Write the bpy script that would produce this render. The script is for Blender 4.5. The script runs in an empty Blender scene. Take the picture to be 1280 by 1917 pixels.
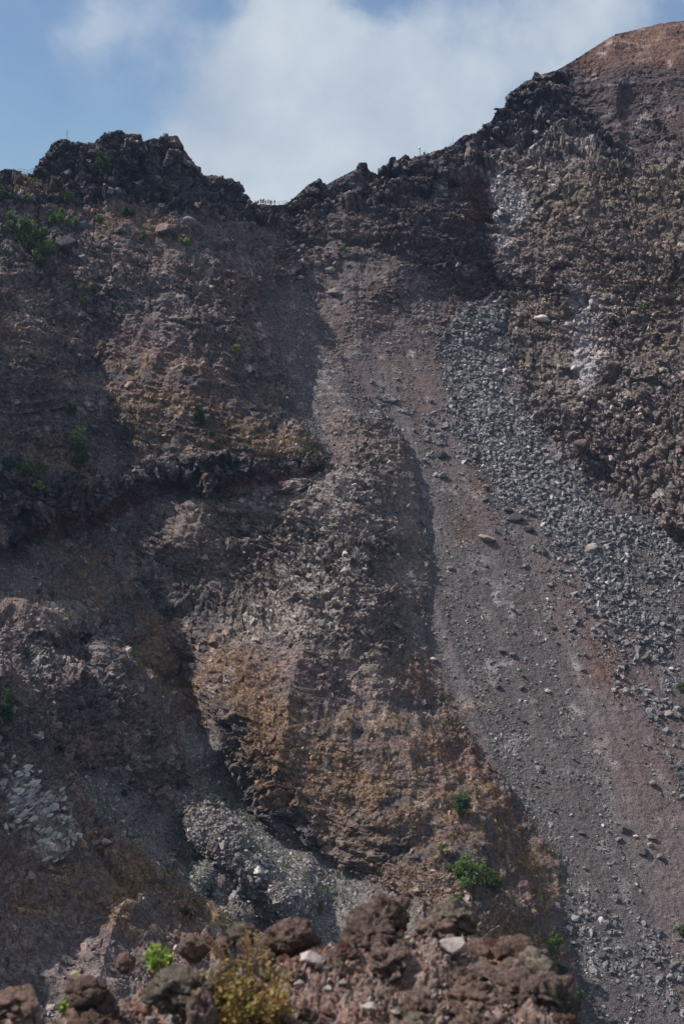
import bpy, bmesh, math, random
import numpy as np
from mathutils import Vector, Matrix, geometry

# ------------------------------------------------------------------ camera, world, sun, exposure
SC = bpy.context.scene
PITCH = math.radians(-9.0)
FPX = 50.0 / 36.0 * 1917.0
cd = bpy.data.cameras.new('camera'); cam = bpy.data.objects.new('camera', cd)
SC.collection.objects.link(cam); SC.camera = cam
cam.location = (0, 0, 0); cam.rotation_euler = (math.pi/2 + PITCH, 0, 0)
cd.sensor_fit = 'VERTICAL'; cd.sensor_height = 36.0; cd.sensor_width = 24.0; cd.lens = 50.0
cd.clip_start = 0.1; cd.clip_end = 6000.0
cd.dof.use_dof = True; cd.dof.focus_distance = 360.0; cd.dof.aperture_fstop = 9.0

SUN_DIR = Vector((-0.62, 0.13, 0.76)).normalized()
sd = bpy.data.lights.new('sun', 'SUN'); so = bpy.data.objects.new('sun', sd)
SC.collection.objects.link(so)
sd.energy = 5.0; sd.angle = math.radians(0.5); sd.color = (1.0, 0.93, 0.84)
so.rotation_euler = SUN_DIR.to_track_quat('Z', 'Y').to_euler()

W = bpy.data.worlds.new('World'); SC.world = W; W.use_nodes = True
def world():
    nt = W.node_tree; nt.nodes.clear(); N = nt.nodes.new; L = nt.links.new
    out = N('ShaderNodeOutputWorld'); bg = N('ShaderNodeBackground'); sky = N('ShaderNodeTexSky')
    sky.sky_type = 'NISHITA'; sky.sun_disc = False
    sky.sun_elevation = math.asin(SUN_DIR.z); sky.sun_rotation = math.atan2(SUN_DIR.x, SUN_DIR.y)
    sky.altitude = 1200; sky.air_density = 1.0; sky.dust_density = 0.4; sky.ozone_density = 1.5
    bg.inputs['Strength'].default_value = 0.078
    tc = N('ShaderNodeTexCoord')
    def noise(scale, detail, rough, off):
        m = N('ShaderNodeMapping'); m.inputs['Location'].default_value = off
        L(tc.outputs['Generated'], m.inputs['Vector'])
        n = N('ShaderNodeTexNoise'); n.inputs['Scale'].default_value = scale
        n.inputs['Detail'].default_value = detail; n.inputs['Roughness'].default_value = rough
        L(m.outputs[0], n.inputs['Vector']); return n
    def math_(op, a, b=None, clamp=False):
        m = N('ShaderNodeMath'); m.operation = op; m.use_clamp = clamp
        for i, x in enumerate((a, b)):
            if x is None: continue
            if isinstance(x, (int, float)): m.inputs[i].default_value = x
            else: L(x, m.inputs[i])
        return m.outputs[0]
    wn = noise(4.5, 6, 0.6, (3, 1, 2))
    vm = N('ShaderNodeVectorMath'); vm.operation = 'SUBTRACT'; L(wn.outputs['Color'], vm.inputs[0]); vm.inputs[1].default_value = (.5, .5, .5)
    vs = N('ShaderNodeVectorMath'); vs.operation = 'SCALE'; L(vm.outputs[0], vs.inputs[0]); vs.inputs['Scale'].default_value = 0.10
    va = N('ShaderNodeVectorMath'); va.operation = 'ADD'; L(tc.outputs['Generated'], va.inputs[0]); L(vs.outputs[0], va.inputs[1])
    # cloud banks, plus unseen ones added for fill light: centres as (azimuth deg, elevation deg, radius deg, weight)
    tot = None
    for az, el, rad, wt in CLOUDS_AND_FILL:
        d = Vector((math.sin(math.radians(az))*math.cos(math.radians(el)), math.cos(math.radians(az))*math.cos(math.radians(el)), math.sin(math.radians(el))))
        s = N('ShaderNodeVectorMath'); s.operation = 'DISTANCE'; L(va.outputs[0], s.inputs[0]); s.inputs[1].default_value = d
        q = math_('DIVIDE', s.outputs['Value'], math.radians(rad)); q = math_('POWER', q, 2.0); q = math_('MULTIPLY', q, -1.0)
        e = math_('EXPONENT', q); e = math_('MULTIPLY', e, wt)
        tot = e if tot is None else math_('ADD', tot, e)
    n1 = noise(11.0, 10, 0.56, (0.4, 7, 1)); n2 = noise(4.2, 7, 0.55, (5, 0, 3))
    f = math_('SUBTRACT', n1.outputs['Fac'], 0.5); f = math_('MULTIPLY', f, 2.2)
    g = math_('SUBTRACT', n2.outputs['Fac'], 0.5); g = math_('MULTIPLY', g, 0.7)
    t = math_('ADD', tot, f); t = math_('ADD', t, g)
    mr = N('ShaderNodeMapRange'); mr.interpolation_type = 'SMOOTHSTEP'; L(t, mr.inputs['Value'])
    mr.inputs['From Min'].default_value = 0.12; mr.inputs['From Max'].default_value = 1.02
    mr.inputs['To Min'].default_value = 0.2; mr.inputs['To Max'].default_value = 0.97
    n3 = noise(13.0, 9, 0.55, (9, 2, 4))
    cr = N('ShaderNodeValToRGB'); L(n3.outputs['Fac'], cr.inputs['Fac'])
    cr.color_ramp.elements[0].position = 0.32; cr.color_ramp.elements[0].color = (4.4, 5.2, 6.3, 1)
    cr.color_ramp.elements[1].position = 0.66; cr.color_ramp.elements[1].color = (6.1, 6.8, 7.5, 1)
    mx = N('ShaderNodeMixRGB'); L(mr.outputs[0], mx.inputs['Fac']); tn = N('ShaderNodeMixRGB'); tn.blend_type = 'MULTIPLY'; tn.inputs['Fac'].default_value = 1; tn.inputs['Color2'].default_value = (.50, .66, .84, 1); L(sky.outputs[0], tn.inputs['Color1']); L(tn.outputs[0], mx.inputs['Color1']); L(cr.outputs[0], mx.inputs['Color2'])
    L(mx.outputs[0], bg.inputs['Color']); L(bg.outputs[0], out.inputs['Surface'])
CLOUDS_AND_FILL = [(1.7, 11.0, 1.5, -.9), (-4.2, 11, 1.2, -.5), (-12.5, 5.5, 2.5, -.3), (-1.2, 7.6, 4.0, .95), (1, 4.2, 5.5, .65), (-2.2, 11, 1.7, .6), (5, 8, 3.2, .5), (9.5, 10, 3.6, .6), (10, 6, 4, .35), (-9, 9.5, 3.5, .30), (-6, 3.5, 3, .25), (-30, 14, 14, .5), (32, 12, 18, .6), (180, 45, 60, .6), (-95, 50, 38, .4), (90, 48, 45, .6), (0, 68, 34, .45)]  # the last, broad banks lie out of view, added to brighten the shadows
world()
SC.view_settings.view_transform = 'Standard'; SC.view_settings.look = 'None'
SC.view_settings.exposure = 0.36; SC.view_settings.gamma = 1.0
SC.cycles.max_bounces = 4; SC.cycles.diffuse_bounces = 2; SC.cycles.volume_bounces = 0
SC.cycles.volume_step_rate = 10.0

rng = np.random.default_rng(7); random.seed(7)

# ------------------------------------------------------------------ numpy noise
def _h(ix, iy, iz, s):
    h = (ix.astype(np.int64)*374761393 + iy.astype(np.int64)*668265263 + iz.astype(np.int64)*2147483647 + s*974634777) & 0xffffffff
    h = ((h ^ (h >> 13)) * 1274126177) & 0xffffffff
    h = ((h ^ (h >> 15)) * 2246822519) & 0xffffffff
    return ((h ^ (h >> 16)) & 0xffffff).astype(np.float32) / 16777216.0
def vnoise(p, seed=0):
    f = np.floor(p); t = (p - f).astype(np.float32); t = t*t*t*(t*(t*6-15)+10); i = f.astype(np.int64)
    r = 0
    for dx in (0, 1):
        wx = t[:, 0] if dx else 1-t[:, 0]
        for dy in (0, 1):
            wy = wx*(t[:, 1] if dy else 1-t[:, 1])
            for dz in (0, 1):
                r = r + wy*(t[:, 2] if dz else 1-t[:, 2])*_h(i[:, 0]+dx, i[:, 1]+dy, i[:, 2]+dz, seed)
    return r*2-1
def fbm(p, sc, octv, seed=0, gain=.5, ridged=False):
    a = 1.0; tot = 0; nrm = 0; q = p*sc
    for o in range(octv):
        n = vnoise(q + 17.3*o, seed+o)
        if ridged: n = 1-2*np.abs(n)
        tot = tot + a*n; nrm += a; a *= gain; q = q*2.03
    return tot/nrm
def blocks(p, sc, seed=0, tilt=1.0, aniso=(1, 1, 1)):
    """faceted rock: nearest jittered cell gives an offset and a tilted plane; also returns cell value and edge closeness"""
    q = (p*np.array(aniso)*sc).astype(np.float32)
    base = np.floor(q - .5).astype(np.int64)
    best = np.full(len(q), 9e9, np.float32); sec = best.copy(); val = np.zeros(len(q), np.float32); dist = np.zeros(len(q), np.float32)
    for dx in (0, 1):
        for dy in (0, 1):
            for dz in (0, 1):
                c = base + np.array([dx, dy, dz])
                j = [_h(c[:, 0], c[:, 1], c[:, 2], seed+k)*.7+.15 for k in (11, 12, 13)]
                d = [q[:, k] - c[:, k] - j[k] for k in range(3)]
                dd = d[0]**2+d[1]**2+d[2]**2
                v = _h(c[:, 0], c[:, 1], c[:, 2], seed+31)
                tl = sum((_h(c[:, 0], c[:, 1], c[:, 2], seed+41+k)-.5)*d[k] for k in range(3))
                m = dd < best
                sec = np.where(m, best, np.minimum(sec, dd)); best = np.where(m, dd, best)
                val = np.where(m, v, val); dist = np.where(m, tl, dist)
    edge = np.sqrt(sec)-np.sqrt(best)
    return (val-.5) + tilt*dist*2, val, edge

# ------------------------------------------------------------------ rays
CP, SP = math.cos(PITCH), math.sin(PITCH)
def ray(u, v):
    """direction per metre of forward (world Y) distance, for a point of the picture plane"""
    xc = (np.asarray(u, float)-640.0)/FPX; yc = (958.5-np.asarray(v, float))/FPX
    f = CP - yc*SP; z = SP + yc*CP
    return xc/f, z/f
def P3(u, v, Y):
    kx, kz = ray(u, v); return Vector((float(kx)*Y, Y, float(kz)*Y))

# ------------------------------------------------------------------ surveyed relief (picture position, distance)
RIM = [(-1100, 700, 190), (-800, 650, 235), (-560, 600, 275), (-420, 560, 292), (-347, 505, 305), (-300, 470, 318), (-266, 420, 330), (-230, 400, 342), (-184, 380, 358), (-140, 345, 372), (-60, 318, 392), (0, 322, 398), (30, 321, 400), (45, 330, 400), (64, 330, 402), (70, 318, 402), (73, 301, 403), (78, 296, 403), (90, 288, 404),
       (95, 272, 405), (100, 268, 405), (118, 262, 406), (128, 261, 406), (132, 265, 407), (150, 266, 408), (178, 272, 409), (181, 262, 409), (188, 262, 409), (192, 252, 409),
       (212, 252, 410), (222, 247, 410), (232, 249, 410), (237, 252, 410), (262, 254, 411), (268, 266, 412), (286, 259, 413), (296, 262, 413), (300, 256, 413), (330, 255, 414), (340, 272, 415), (352, 288, 416), (357, 304, 418), (370, 318, 420),
       (378, 330, 424), (408, 332, 430), (420, 337, 432), (428, 333, 433), (434, 346, 434), (452, 362, 437), (466, 368, 440), (469, 386, 444), (478, 386, 445), (532, 383, 446), (545, 375, 447), (556, 365, 448),
       (575, 348, 449), (597, 336, 450), (612, 346, 450), (640, 330, 451), (666, 318, 452), (672, 304, 452), (686, 304, 452), (690, 316, 452), (705, 322, 453), (716, 311, 453), (728, 308, 453), (730, 295, 453), (740, 293, 453), (742, 302, 453), (757, 290, 454), (768, 297, 454), (790, 292, 455), (820, 282, 457), (845, 272, 458), (862, 258, 460), (890, 250, 462), (905, 235, 463), (920, 225, 463),
       (930, 205, 464), (944, 200, 464), (948, 178, 465), (975, 158, 466), (995, 148, 467), (998, 136, 467), (1003, 135, 467), (1008, 141, 468), (1040, 132, 470), (1075, 112, 472), (1110, 90, 475), (1150, 66, 480), (1200, 55, 485), (1250, 44, 490), (1300, 34, 495), (1420, 15, 500), (1600, 10, 470), (2000, 60, 380), (2400, 160, 300)]
TAL = lambda u, v: 305.8/(0.72 - float(ray(u, v)[1]) - 0.2*float(ray(u, v)[0]))   # the talus plane
T = None
CTRL = [
 # left crag base, shoulder
 (-120, 420, 365), (0, 400, 384), (70, 360, 396), (130, 392, 394), (200, 392, 397), (300, 398, 401), (370, 415, 408), (430, 430, 418), (462, 420, 428),
 (130, 300, 404), (230, 320, 405), (300, 330, 408), (265, 330, 408.5), (400, 380, 422),
 (0, 440, 374), (70, 440, 383), (150, 440, 389), (250, 440, 388), (340, 462, 392), (400, 480, 398), (440, 470, 408),
 (-60, 520, 350), (40, 520, 364), (120, 505, 380), (200, 480, 380), (300, 500, 382), (390, 520, 387), (465, 520, 398),
 # left wall, gully, buttress
 (0, 610, 349), (70, 640, 348), (30, 720, 336), (110, 640, 358), (165, 620, 370), (190, 690, 361), (250, 620, 367), (330, 640, 363), (420, 640, 369), (487, 640, 385),
 (-60, 850, 322), (0, 780, 333), (100, 760, 344), (205, 780, 351), (225, 850, 346), (290, 780, 348), (380, 780, 347), (460, 780, 352), (535, 780, 364),
 (60, 850, 336), (150, 850, 342), (0, 900, 322), (90, 905, 327), (165, 925, 332), (230, 890, 340), (300, 870, 341), (400, 860, 342), (480, 850, 343), (560, 850, 346), (598, 868, 350),
 # foot of the lava ledge and the red undercut
 (-100, 1010, 300), (10, 1000, 317), (90, 975, 322), (170, 955, 328), (260, 915, 338), (400, 895, 340), (500, 888, 342), (600, 880, 350),
 (20, 1030, 324), (100, 1000, 330), (180, 975, 336), (270, 935, 346), (400, 912, 346), (500, 903, 346),
 # lower wall
 (60, 1080, 312), (150, 1080, 322), (250, 1050, 327), (330, 1000, 332), (450, 930, 341), (450, 1040, 334), (370, 1090, 329), (450, 1100, 329), (560, 940, 340), (540, 1050, 331), (590, 1080, 322), (640, 900, 344),
 (150, 1180, 306), (230, 1230, 305), (310, 1180, 318), (350, 1150, 318), (300, 1290, 308), (340, 1250, 315), (370, 1350, 302), (420, 1440, 292),
 (450, 1160, 314), (560, 1160, 310), (640, 1000, 333), (650, 1120, 316),
 # second spur
 (600, 690, 392), (640, 745, 377), (695, 800, 367), (725, 845, 361), (750, 900, 355), (680, 900, 347), (680, 980, 336), (750, 980, 344), (680, 1060, 324.5), (745, 1060, 332), (685, 1140, 314.5), (748, 1140, 321.5), (700, 1210, 307), (750, 1215, 313), (660, 850, 356),
 (500, 1210, 303), (600, 1220, 302), (660, 1230, 302), (650, 1290, 296), (560, 1280, 293),
 # shaded couloir
 (470, 460, 418), (500, 560, 408), (520, 640, 398), (560, 740, 382), (600, 800, 370), (625, 845, 360),
 # brown spur
 (402, 1200, 307), (412, 1290, 297), (440, 1370, 286), (470, 1430, 279), (530, 1520, 273), (595, 1600, 270), (675, 1650, 265), (755, 1695, 257),
 (520, 1360, 284), (600, 1400, 280), (700, 1330, 290), (700, 1420, 279), (700, 1530, 268), (800, 1400, 285), (800, 1480, 276), (850, 1480, 279), (780, 1580, 264),
 (850, 1550, 269), (900, 1500, 279), (900, 1560, 270), (980, 1592, 275), (885, 1620, 261), (880, 1680, 254), (1000, 1650, 269.3), (890, 1740, 248), (1015, 1740, 261), (900, 1800, 242), (1030, 1820, 253), (800, 1780, 240),
 (1045, 1917, 245.5), (930, 1917, 231), (850, 1917, 226), (900, 2100, 208),
 # gully screes, left low
 (460, 1500, 285), (530, 1590, 270), (620, 1680, 259), (720, 1740, 248), (620, 1760, 248), (560, 1740, 249), (600, 1917, 228), (400, 1410, 289), (370, 1460, 284), (330, 1420, 280),
 (345, 1520, 265), (400, 1560, 255), (470, 1620, 247), (540, 1690, 242), (400, 1620, 256), (470, 1700, 249), (280, 1490, 268), (200, 1460, 260), (140, 1450, 254), (260, 1560, 259), (330, 1620, 255), (380, 1690, 250), (430, 1750, 244), (430, 1850, 232),
 # pinnacle spur
 (0, 1140, 274), (40, 1135, 277), (80, 1142, 280), (130, 1160, 282), (170, 1185, 283), (190, 1205, 284), (230, 1240, 284), (265, 1290, 283), (282, 1335, 281),
 (0, 1112, 296), (45, 1100, 304), (100, 1120, 308), (150, 1142, 306), (205, 1200, 302), (245, 1240, 298), (290, 1310, 295), (305, 1360, 292), (-150, 1120, 252), (-150, 1060, 278),
 (60, 1230, 266), (150, 1280, 269), (220, 1340, 271), (100, 1350, 255), (200, 1400, 262), (270, 1400, 271), (110, 1410, 250),
 # near-left spur
 (-100, 1240, 215), (0, 1270, 226), (40, 1320, 226), (75, 1390, 226), (105, 1460, 227), (150, 1520, 226), (220, 1580, 226), (290, 1640, 226), (350, 1680, 225), (400, 1720, 223), (430, 1748, 221),
 (10, 1250, 250), (60, 1300, 250), (95, 1380, 246), (-100, 1210, 240), (310, 1640, 244), (400, 1706, 240), (210, 1555, 246),
 (0, 1400, 217), (60, 1480, 216), (0, 1560, 207), (90, 1590, 210), (110, 1620, 212), (60, 1640, 206), (180, 1620, 216), (250, 1680, 211), (200, 1680, 206), (250, 1730, 203), (330, 1740, 213), (0, 1700, 196), (120, 1750, 196),
 (0, 1850, 178), (200, 1850, 186), (340, 1820, 200), (420, 1810, 214), (200, 1960, 172), (450, 1960, 208),
 # bowl at the head of the talus
 (469, 400, 444), (540, 398, 446), (540, 440, 434), (600, 430, 438), (600, 385, 446), (700, 375, 446), (760, 370, 447), (820, 350, 449), (870, 335, 451), (660, 440, 436), (740, 430, 438), (820, 420, 441), (890, 400, 446),
 (560, 510, T), (600, 560, T), (600, 640, T), (560, 600, 407), (660, 520, 425), (760, 500, 428), (830, 500, 434), (900, 480, 440), (700, 560, 416), (780, 560, 423), (860, 560, 428), (925, 550, 437), (935, 590, T),
 # talus
 (650, 700, T), (700, 760, T), (760, 830, T), (795, 920, T), (797, 1000, T), (798, 1100, T), (802, 1235, T), (850, 1330, T), (900, 1410, T), (950, 1480, T), (1000, 1550, T), (1048, 1610, T), (1058, 1750, T), (1090, 1917, T), (1110, 2100, T),
 (850, 700, T), (950, 1000, T), (1100, 1300, T), (1250, 1600, T), (1250, 1917, T), (950, 760, T), (965, 725, T), (1010, 805, T), (1065, 865, T), (1110, 910, T), (1190, 945, T), (1240, 1000, T), (1290, 1035, T), (1500, 1210, T), (1900, 1500, T), (1300, 2300, T), (1900, 2300, T),
 (1000, 1200, T), (1000, 860, T),
 # right wall
 (900, 330, 452), (930, 440, 443), (958, 540, 437), (948, 620, 424), (960, 400, 440), (1000, 320, 443), (1000, 500, 426), (1010, 640, 415), (1020, 740, 398), (1060, 560, 416), (1090, 640, 406), (1090, 760, 392), (1100, 310, 437), (1100, 440, 420), (1190, 310, 438), (1190, 480, 409), (1190, 640, 395), (1190, 800, 379), (1280, 310, 436), (1280, 470, 405), (1280, 640, 386), (1280, 800, 371), (1100, 860, 381), (1200, 900, 370), (1280, 960, 357), (1120, 890, 380),
 (1500, 330, 395), (1500, 700, 340), (1500, 1050, 310), (1900, 400, 330), (1900, 900, 270), (1900, 1300, 240),
 # dome and grey band
 (890, 268, 459), (960, 262, 457), (1040, 258, 455), (1100, 265, 452), (1000, 205, 464), (1100, 165, 463), (1180, 200, 459), (1280, 200, 453), (1180, 122, 466), (1280, 125, 461), (1180, 270, 450), (1280, 265, 446),
 # far left wall outside the frame
 (-560, 900, 225), (-560, 1300, 180), (-560, 1900, 125), (-300, 620, 300), (-300, 850, 278), (-300, 1150, 238), (-300, 1500, 178), (-300, 1900, 150), (-150, 650, 330), (-1100, 1200, 125), (-1100, 1900, 95), (-150, 1500, 196), (-150, 1900, 165),
 (-1100, 2500, 90), (-500, 2500, 105), (0, 2500, 125), (500, 2500, 165), (900, 2500, 185), (1300, 2500, T), (2400, 2500, T), (2400, 700, 230), (2400, 1500, 220), (-850, 900, 170)]
CTRL = [(u, v, TAL(u, v) if y is None else y) for u, v, y in CTRL]

STEP = 6.0
U0, V0, U1, V1 = -1104, -60, 2406, 2502
NU, NV = int((U1-U0)/STEP)+1, int((V1-V0)/STEP)+1
def rim_v(u):
    a = np.array(RIM); return np.interp(u, a[:, 0], a[:, 1])
def rim_y(u):
    a = np.array(RIM); return np.interp(u, a[:, 0], a[:, 2])
def raster():
    pts = [(u, v) for u, v, y in CTRL]; val = [1.0/y for u, v, y in CTRL]
    for u in list(range(-1100, 0, 60))+list(range(0, 1300, 20))+list(range(1300, 2401, 60)):
        pts.append((u, float(rim_v(u)))); val.append(1.0/float(rim_y(u)))
    for u in range(-1100, 2401, 100):       # margin above the skyline, so the fill stays defined
        pts.append((u, float(rim_v(u))-140)); val.append(1.0/float(rim_y(u)))
    for c in ((-1110, -900), (2410, -900), (-1110, 2510), (2410, 2510)):
        pts.append(c); val.append(1/300. if c[1] < 0 else 1/110. if c[0] < 0 else 1.0/TAL(2410, 2510))
    vs, es, fs, ov, oe, of = geometry.delaunay_2d_cdt([Vector(p) for p in pts], [], [], 0, 1e-3)
    G = np.full((NV, NU), np.nan)
    vv = [np.mean([val[i] for i in o]) if o else None for o in ov]
    for f in fs:
        a, b, c = [vs[i] for i in f]; va, vb, vc = [vv[i] for i in f]
        x0, x1 = min(a.x, b.x, c.x), max(a.x, b.x, c.x); y0, y1 = min(a.y, b.y, c.y), max(a.y, b.y, c.y)
        i0, i1 = max(0, int((x0-U0)//STEP)), min(NU-1, int((x1-U0)//STEP)+1); j0, j1 = max(0, int((y0-V0)//STEP)), min(NV-1, int((y1-V0)//STEP)+1)
        if i1 < i0 or j1 < j0: continue
        uu, ww = np.meshgrid(U0+np.arange(i0, i1+1)*STEP, V0+np.arange(j0, j1+1)*STEP)
        det = (b.y-c.y)*(a.x-c.x)+(c.x-b.x)*(a.y-c.y)
        if abs(det) < 1e-9: continue
        l1 = ((b.y-c.y)*(uu-c.x)+(c.x-b.x)*(ww-c.y))/det; l2 = ((c.y-a.y)*(uu-c.x)+(a.x-c.x)*(ww-c.y))/det; l3 = 1-l1-l2
        m = (l1 > -1e-6) & (l2 > -1e-6) & (l3 > -1e-6)
        G[j0:j1+1, i0:i1+1][m] = (l1*va+l2*vb+l3*vc)[m]
    G[np.isnan(G)] = 1/300.
    def blur(A, s):
        r = int(s*3)+1; k = np.exp(-.5*(np.arange(-r, r+1)/s)**2); k /= k.sum()
        A = np.apply_along_axis(lambda x: np.convolve(np.pad(x, r, mode='edge'), k, 'valid'), 0, A)
        return np.apply_along_axis(lambda x: np.convolve(np.pad(x, r, mode='edge'), k, 'valid'), 1, A)
    return blur(G, 1.1)
GRID = raster()
def bil(G, u, v):
    x = np.clip((u-U0)/STEP, 0, NU-1.001); y = np.clip((v-V0)/STEP, 0, NV-1.001)
    i = x.astype(int); j = y.astype(int); fx = x-i; fy = y-j
    return (G[j, i]*(1-fx)+G[j, i+1]*fx)*(1-fy)+(G[j+1, i]*(1-fx)+G[j+1, i+1]*fx)*fy
def poly_mask(polys, soft):
    """soft mask (0..1) of a list of polygons on the survey grid"""
    uu, ww = np.meshgrid(U0+np.arange(NU)*STEP, V0+np.arange(NV)*STEP)
    out = np.zeros_like(uu)
    for pl in polys:
        pl = np.array(pl, float); ins = np.zeros(uu.shape, bool); dmin = np.full(uu.shape, 1e9)
        for k in range(len(pl)):
            (x0, y0), (x1, y1) = pl[k], pl[(k+1) % len(pl)]
            if y0 != y1:
                c = ((y0 > ww) != (y1 > ww)) & (uu < (x1-x0)*(ww-y0)/(y1-y0)+x0); ins ^= c
            L2 = (x1-x0)**2+(y1-y0)**2; t = np.clip(((uu-x0)*(x1-x0)+(ww-y0)*(y1-y0))/L2, 0, 1)
            dmin = np.minimum(dmin, np.hypot(uu-x0-t*(x1-x0), ww-y0-t*(y1-y0)))
        s = np.where(ins, dmin, -dmin); out = np.maximum(out, np.clip(s/soft*.5+.5, 0, 1))
    return out*out*(3-2*out)

M = {}
M['talus'] = poly_mask([[(560, 520), (700, 470), (850, 540), (945, 585), (952, 700), (975, 760), (1015, 812), (1065, 868), (1110, 912), (1190, 945), (1240, 1000), (1290, 1035), (2400, 1900), (2400, 2600), (1110, 2600), (1092, 1917), (1060, 1750), (1050, 1615), (950, 1480), (900, 1412), (850, 1332), (802, 1238), (798, 1000), (772, 900), (735, 820), (700, 760), (640, 690), (590, 600)]], 14)
M['couloir'] = poly_mask([[(480, 520), (560, 520), (600, 600), (640, 690), (720, 800), (640, 770), (620, 800), (640, 860), (600, 860), (545, 780), (510, 690)],
                          [(330, 1385), (400, 1370), (440, 1430), (480, 1500), (560, 1580), (680, 1660), (830, 1745), (560, 1800), (545, 1690), (440, 1570), (380, 1500)],
                          [(120, 1440), (210, 1450), (280, 1520), (350, 1540), (440, 1760), (350, 1670), (230, 1580), (150, 1510)],
                          [(0, 1010), (60, 1060), (75, 1120), (0, 1125), (-100, 1100), (-100, 1030)],
                          [(560, 1640), (700, 1690), (800, 1760), (560, 1790)],
                          [(190, 780), (215, 800), (240, 880), (200, 890)]], 12)
M['boulders'] = poly_mask([[(860, 590), (935, 580), (950, 700), (970, 760), (1010, 815), (1065, 875), (1110, 920), (1190, 960), (1240, 1010), (1290, 1050), (1500, 1250), (1500, 1500), (1290, 1250), (1230, 1220), (1150, 1140), (1080, 1060), (1000, 960), (960, 940), (900, 870), (850, 800), (840, 700), (830, 650)]], 40)
M['boulders2'] = poly_mask([[(930, 940), (990, 940), (1110, 1080), (1260, 1210), (1290, 1480), (1200, 1320), (1040, 1120)], [(700, 730), (760, 740), (880, 850), (860, 890), (810, 870), (740, 790)], [(345, 1530), (560, 1680), (540, 1740), (420, 1680), (350, 1580)], [(1060, 1690), (1160, 1700), (1290, 1800), (1290, 1990), (1100, 1990)]], 50)
M['right'] = poly_mask([[(905, 320), (1000, 312), (1300, 305), (2400, 400), (2400, 1900), (1290, 1035), (1190, 945), (1065, 868), (975, 760), (948, 600), (958, 520), (925, 420)]], 10)
M['crag'] = poly_mask([[(404, 1330), (455, 1325), (520, 1420), (590, 1510), (620, 1600), (540, 1570), (440, 1460)], [(-200, 250), (60, 200), (400, 200), (470, 350), (700, 250), (900, 180), (1000, 100), (1120, 110), (1300, 290), (1110, 310), (900, 318), (860, 345), (700, 395), (560, 420), (470, 430), (380, 415), (300, 395), (130, 390), (0, 395), (-200, 420)], [(0, 890), (60, 905), (130, 890), (170, 920), (240, 875), (400, 855), (600, 845), (605, 878), (400, 895), (260, 915), (170, 955), (10, 1000), (-200, 1050), (-200, 900)]], 10)
M['band'] = poly_mask([[(890, 272), (960, 258), (1060, 262), (1110, 262), (1130, 300), (1080, 312), (900, 318), (870, 300)], [(740, 370), (760, 350), (830, 322), (870, 315), (850, 335), (790, 350)], [(640, 390), (700, 345), (735, 350), (700, 385)]], 9)
M['dome'] = poly_mask([[(1060, 90), (1300, 0), (2400, 0), (2400, 330), (1300, 300), (1180, 295), (1120, 250), (1050, 180)]], 25)
M['rufous'] = poly_mask([[(1050, 110), (1300, 0), (2400, 0), (2400, 150), (1290, 128), (1100, 132)]], 14)
M['grass'] = poly_mask([[(170, 400), (260, 398), (330, 440), (390, 475), (380, 500), (300, 480), (200, 460), (150, 440)], [(0, 340), (60, 335), (130, 350), (130, 385), (60, 380), (0, 370)],
                        [(-60, 600), (60, 610), (75, 680), (0, 700), (-60, 700)], [(180, 640), (300, 660), (480, 720), (600, 850), (590, 870), (400, 860), (250, 880), (240, 800), (200, 740)],
                        [(405, 1195), (520, 1240), (560, 1300), (640, 1330), (800, 1330), (850, 1400), (950, 1490), (1048, 1620), (1058, 1750), (1070, 1917), (880, 1917), (770, 1700), (640, 1630), (520, 1510), (460, 1420), (405, 1300)],
                        [(230, 1120), (350, 1180), (390, 1280), (420, 1400), (310, 1360), (240, 1250)], [(40, 840), (165, 840), (170, 920), (110, 900), (0, 890), (0, 850)], [(0, 1640), (160, 1560), (230, 1590), (430, 1745), (400, 1830), (240, 1800), (150, 1740), (0, 1760)], [(90, 1000), (210, 1030), (230, 1170), (130, 1150)]], 30)
M['grass2'] = poly_mask([[(1000, 310), (1300, 320), (1300, 700), (1150, 640), (1040, 600), (970, 560), (980, 440)], [(960, 560), (1020, 560), (1010, 700), (960, 740)]], 40)
M['ochre'] = poly_mask([[(190, 1660), (245, 1655), (255, 1700), (235, 1730), (200, 1700)], [(300, 1640), (350, 1680), (432, 1748), (400, 1755), (330, 1700)], [(100, 1440), (150, 1490), (220, 1560), (300, 1640), (270, 1640), (170, 1550), (110, 1480)]], 18)
M['rust'] = poly_mask([[(1100, 1190), (1160, 1220), (1190, 1300), (1130, 1310), (1090, 1250)], [(840, 960), (890, 960), (900, 1010), (850, 1010)], [(820, 1310), (920, 1310), (880, 1350), (940, 1480), (1000, 1560), (980, 1580), (880, 1470), (800, 1360)], [(740, 1230), (820, 1260), (860, 1310), (800, 1310), (740, 1280)],
                        [(880, 880), (920, 890), (900, 930), (860, 920)]], 30)
M['red'] = poly_mask([[(10, 1003), (90, 975), (170, 955), (260, 915), (400, 893), (600, 876), (602, 888), (500, 905), (400, 914), (290, 930), (270, 945), (180, 980), (100, 1008), (30, 1030)], [(880, 350), (910, 340), (925, 430), (880, 420)]], 7)
M['redsoil'] = poly_mask([[(590, 560), (800, 480), (940, 560), (860, 600), (830, 700), (840, 800), (790, 800), (700, 720), (620, 640)], [(1050, 1360), (1280, 1400), (1280, 1900), (1220, 1700), (1150, 1500)], [(830, 860), (960, 940), (1100, 1120), (1280, 1300), (1280, 1500), (1100, 1250), (900, 1000)], [(540, 440), (900, 380), (930, 540), (800, 520), (660, 470)]], 60)
M['white'] = poly_mask([[(900, 330), (950, 330), (990, 380), (985, 430), (960, 480), (955, 520), (930, 450), (908, 400)], [(1075, 590), (1130, 590), (1140, 700), (1100, 770), (1070, 690)], [(1060, 520), (1110, 520), (1130, 590), (1090, 600)]], 20)
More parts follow.
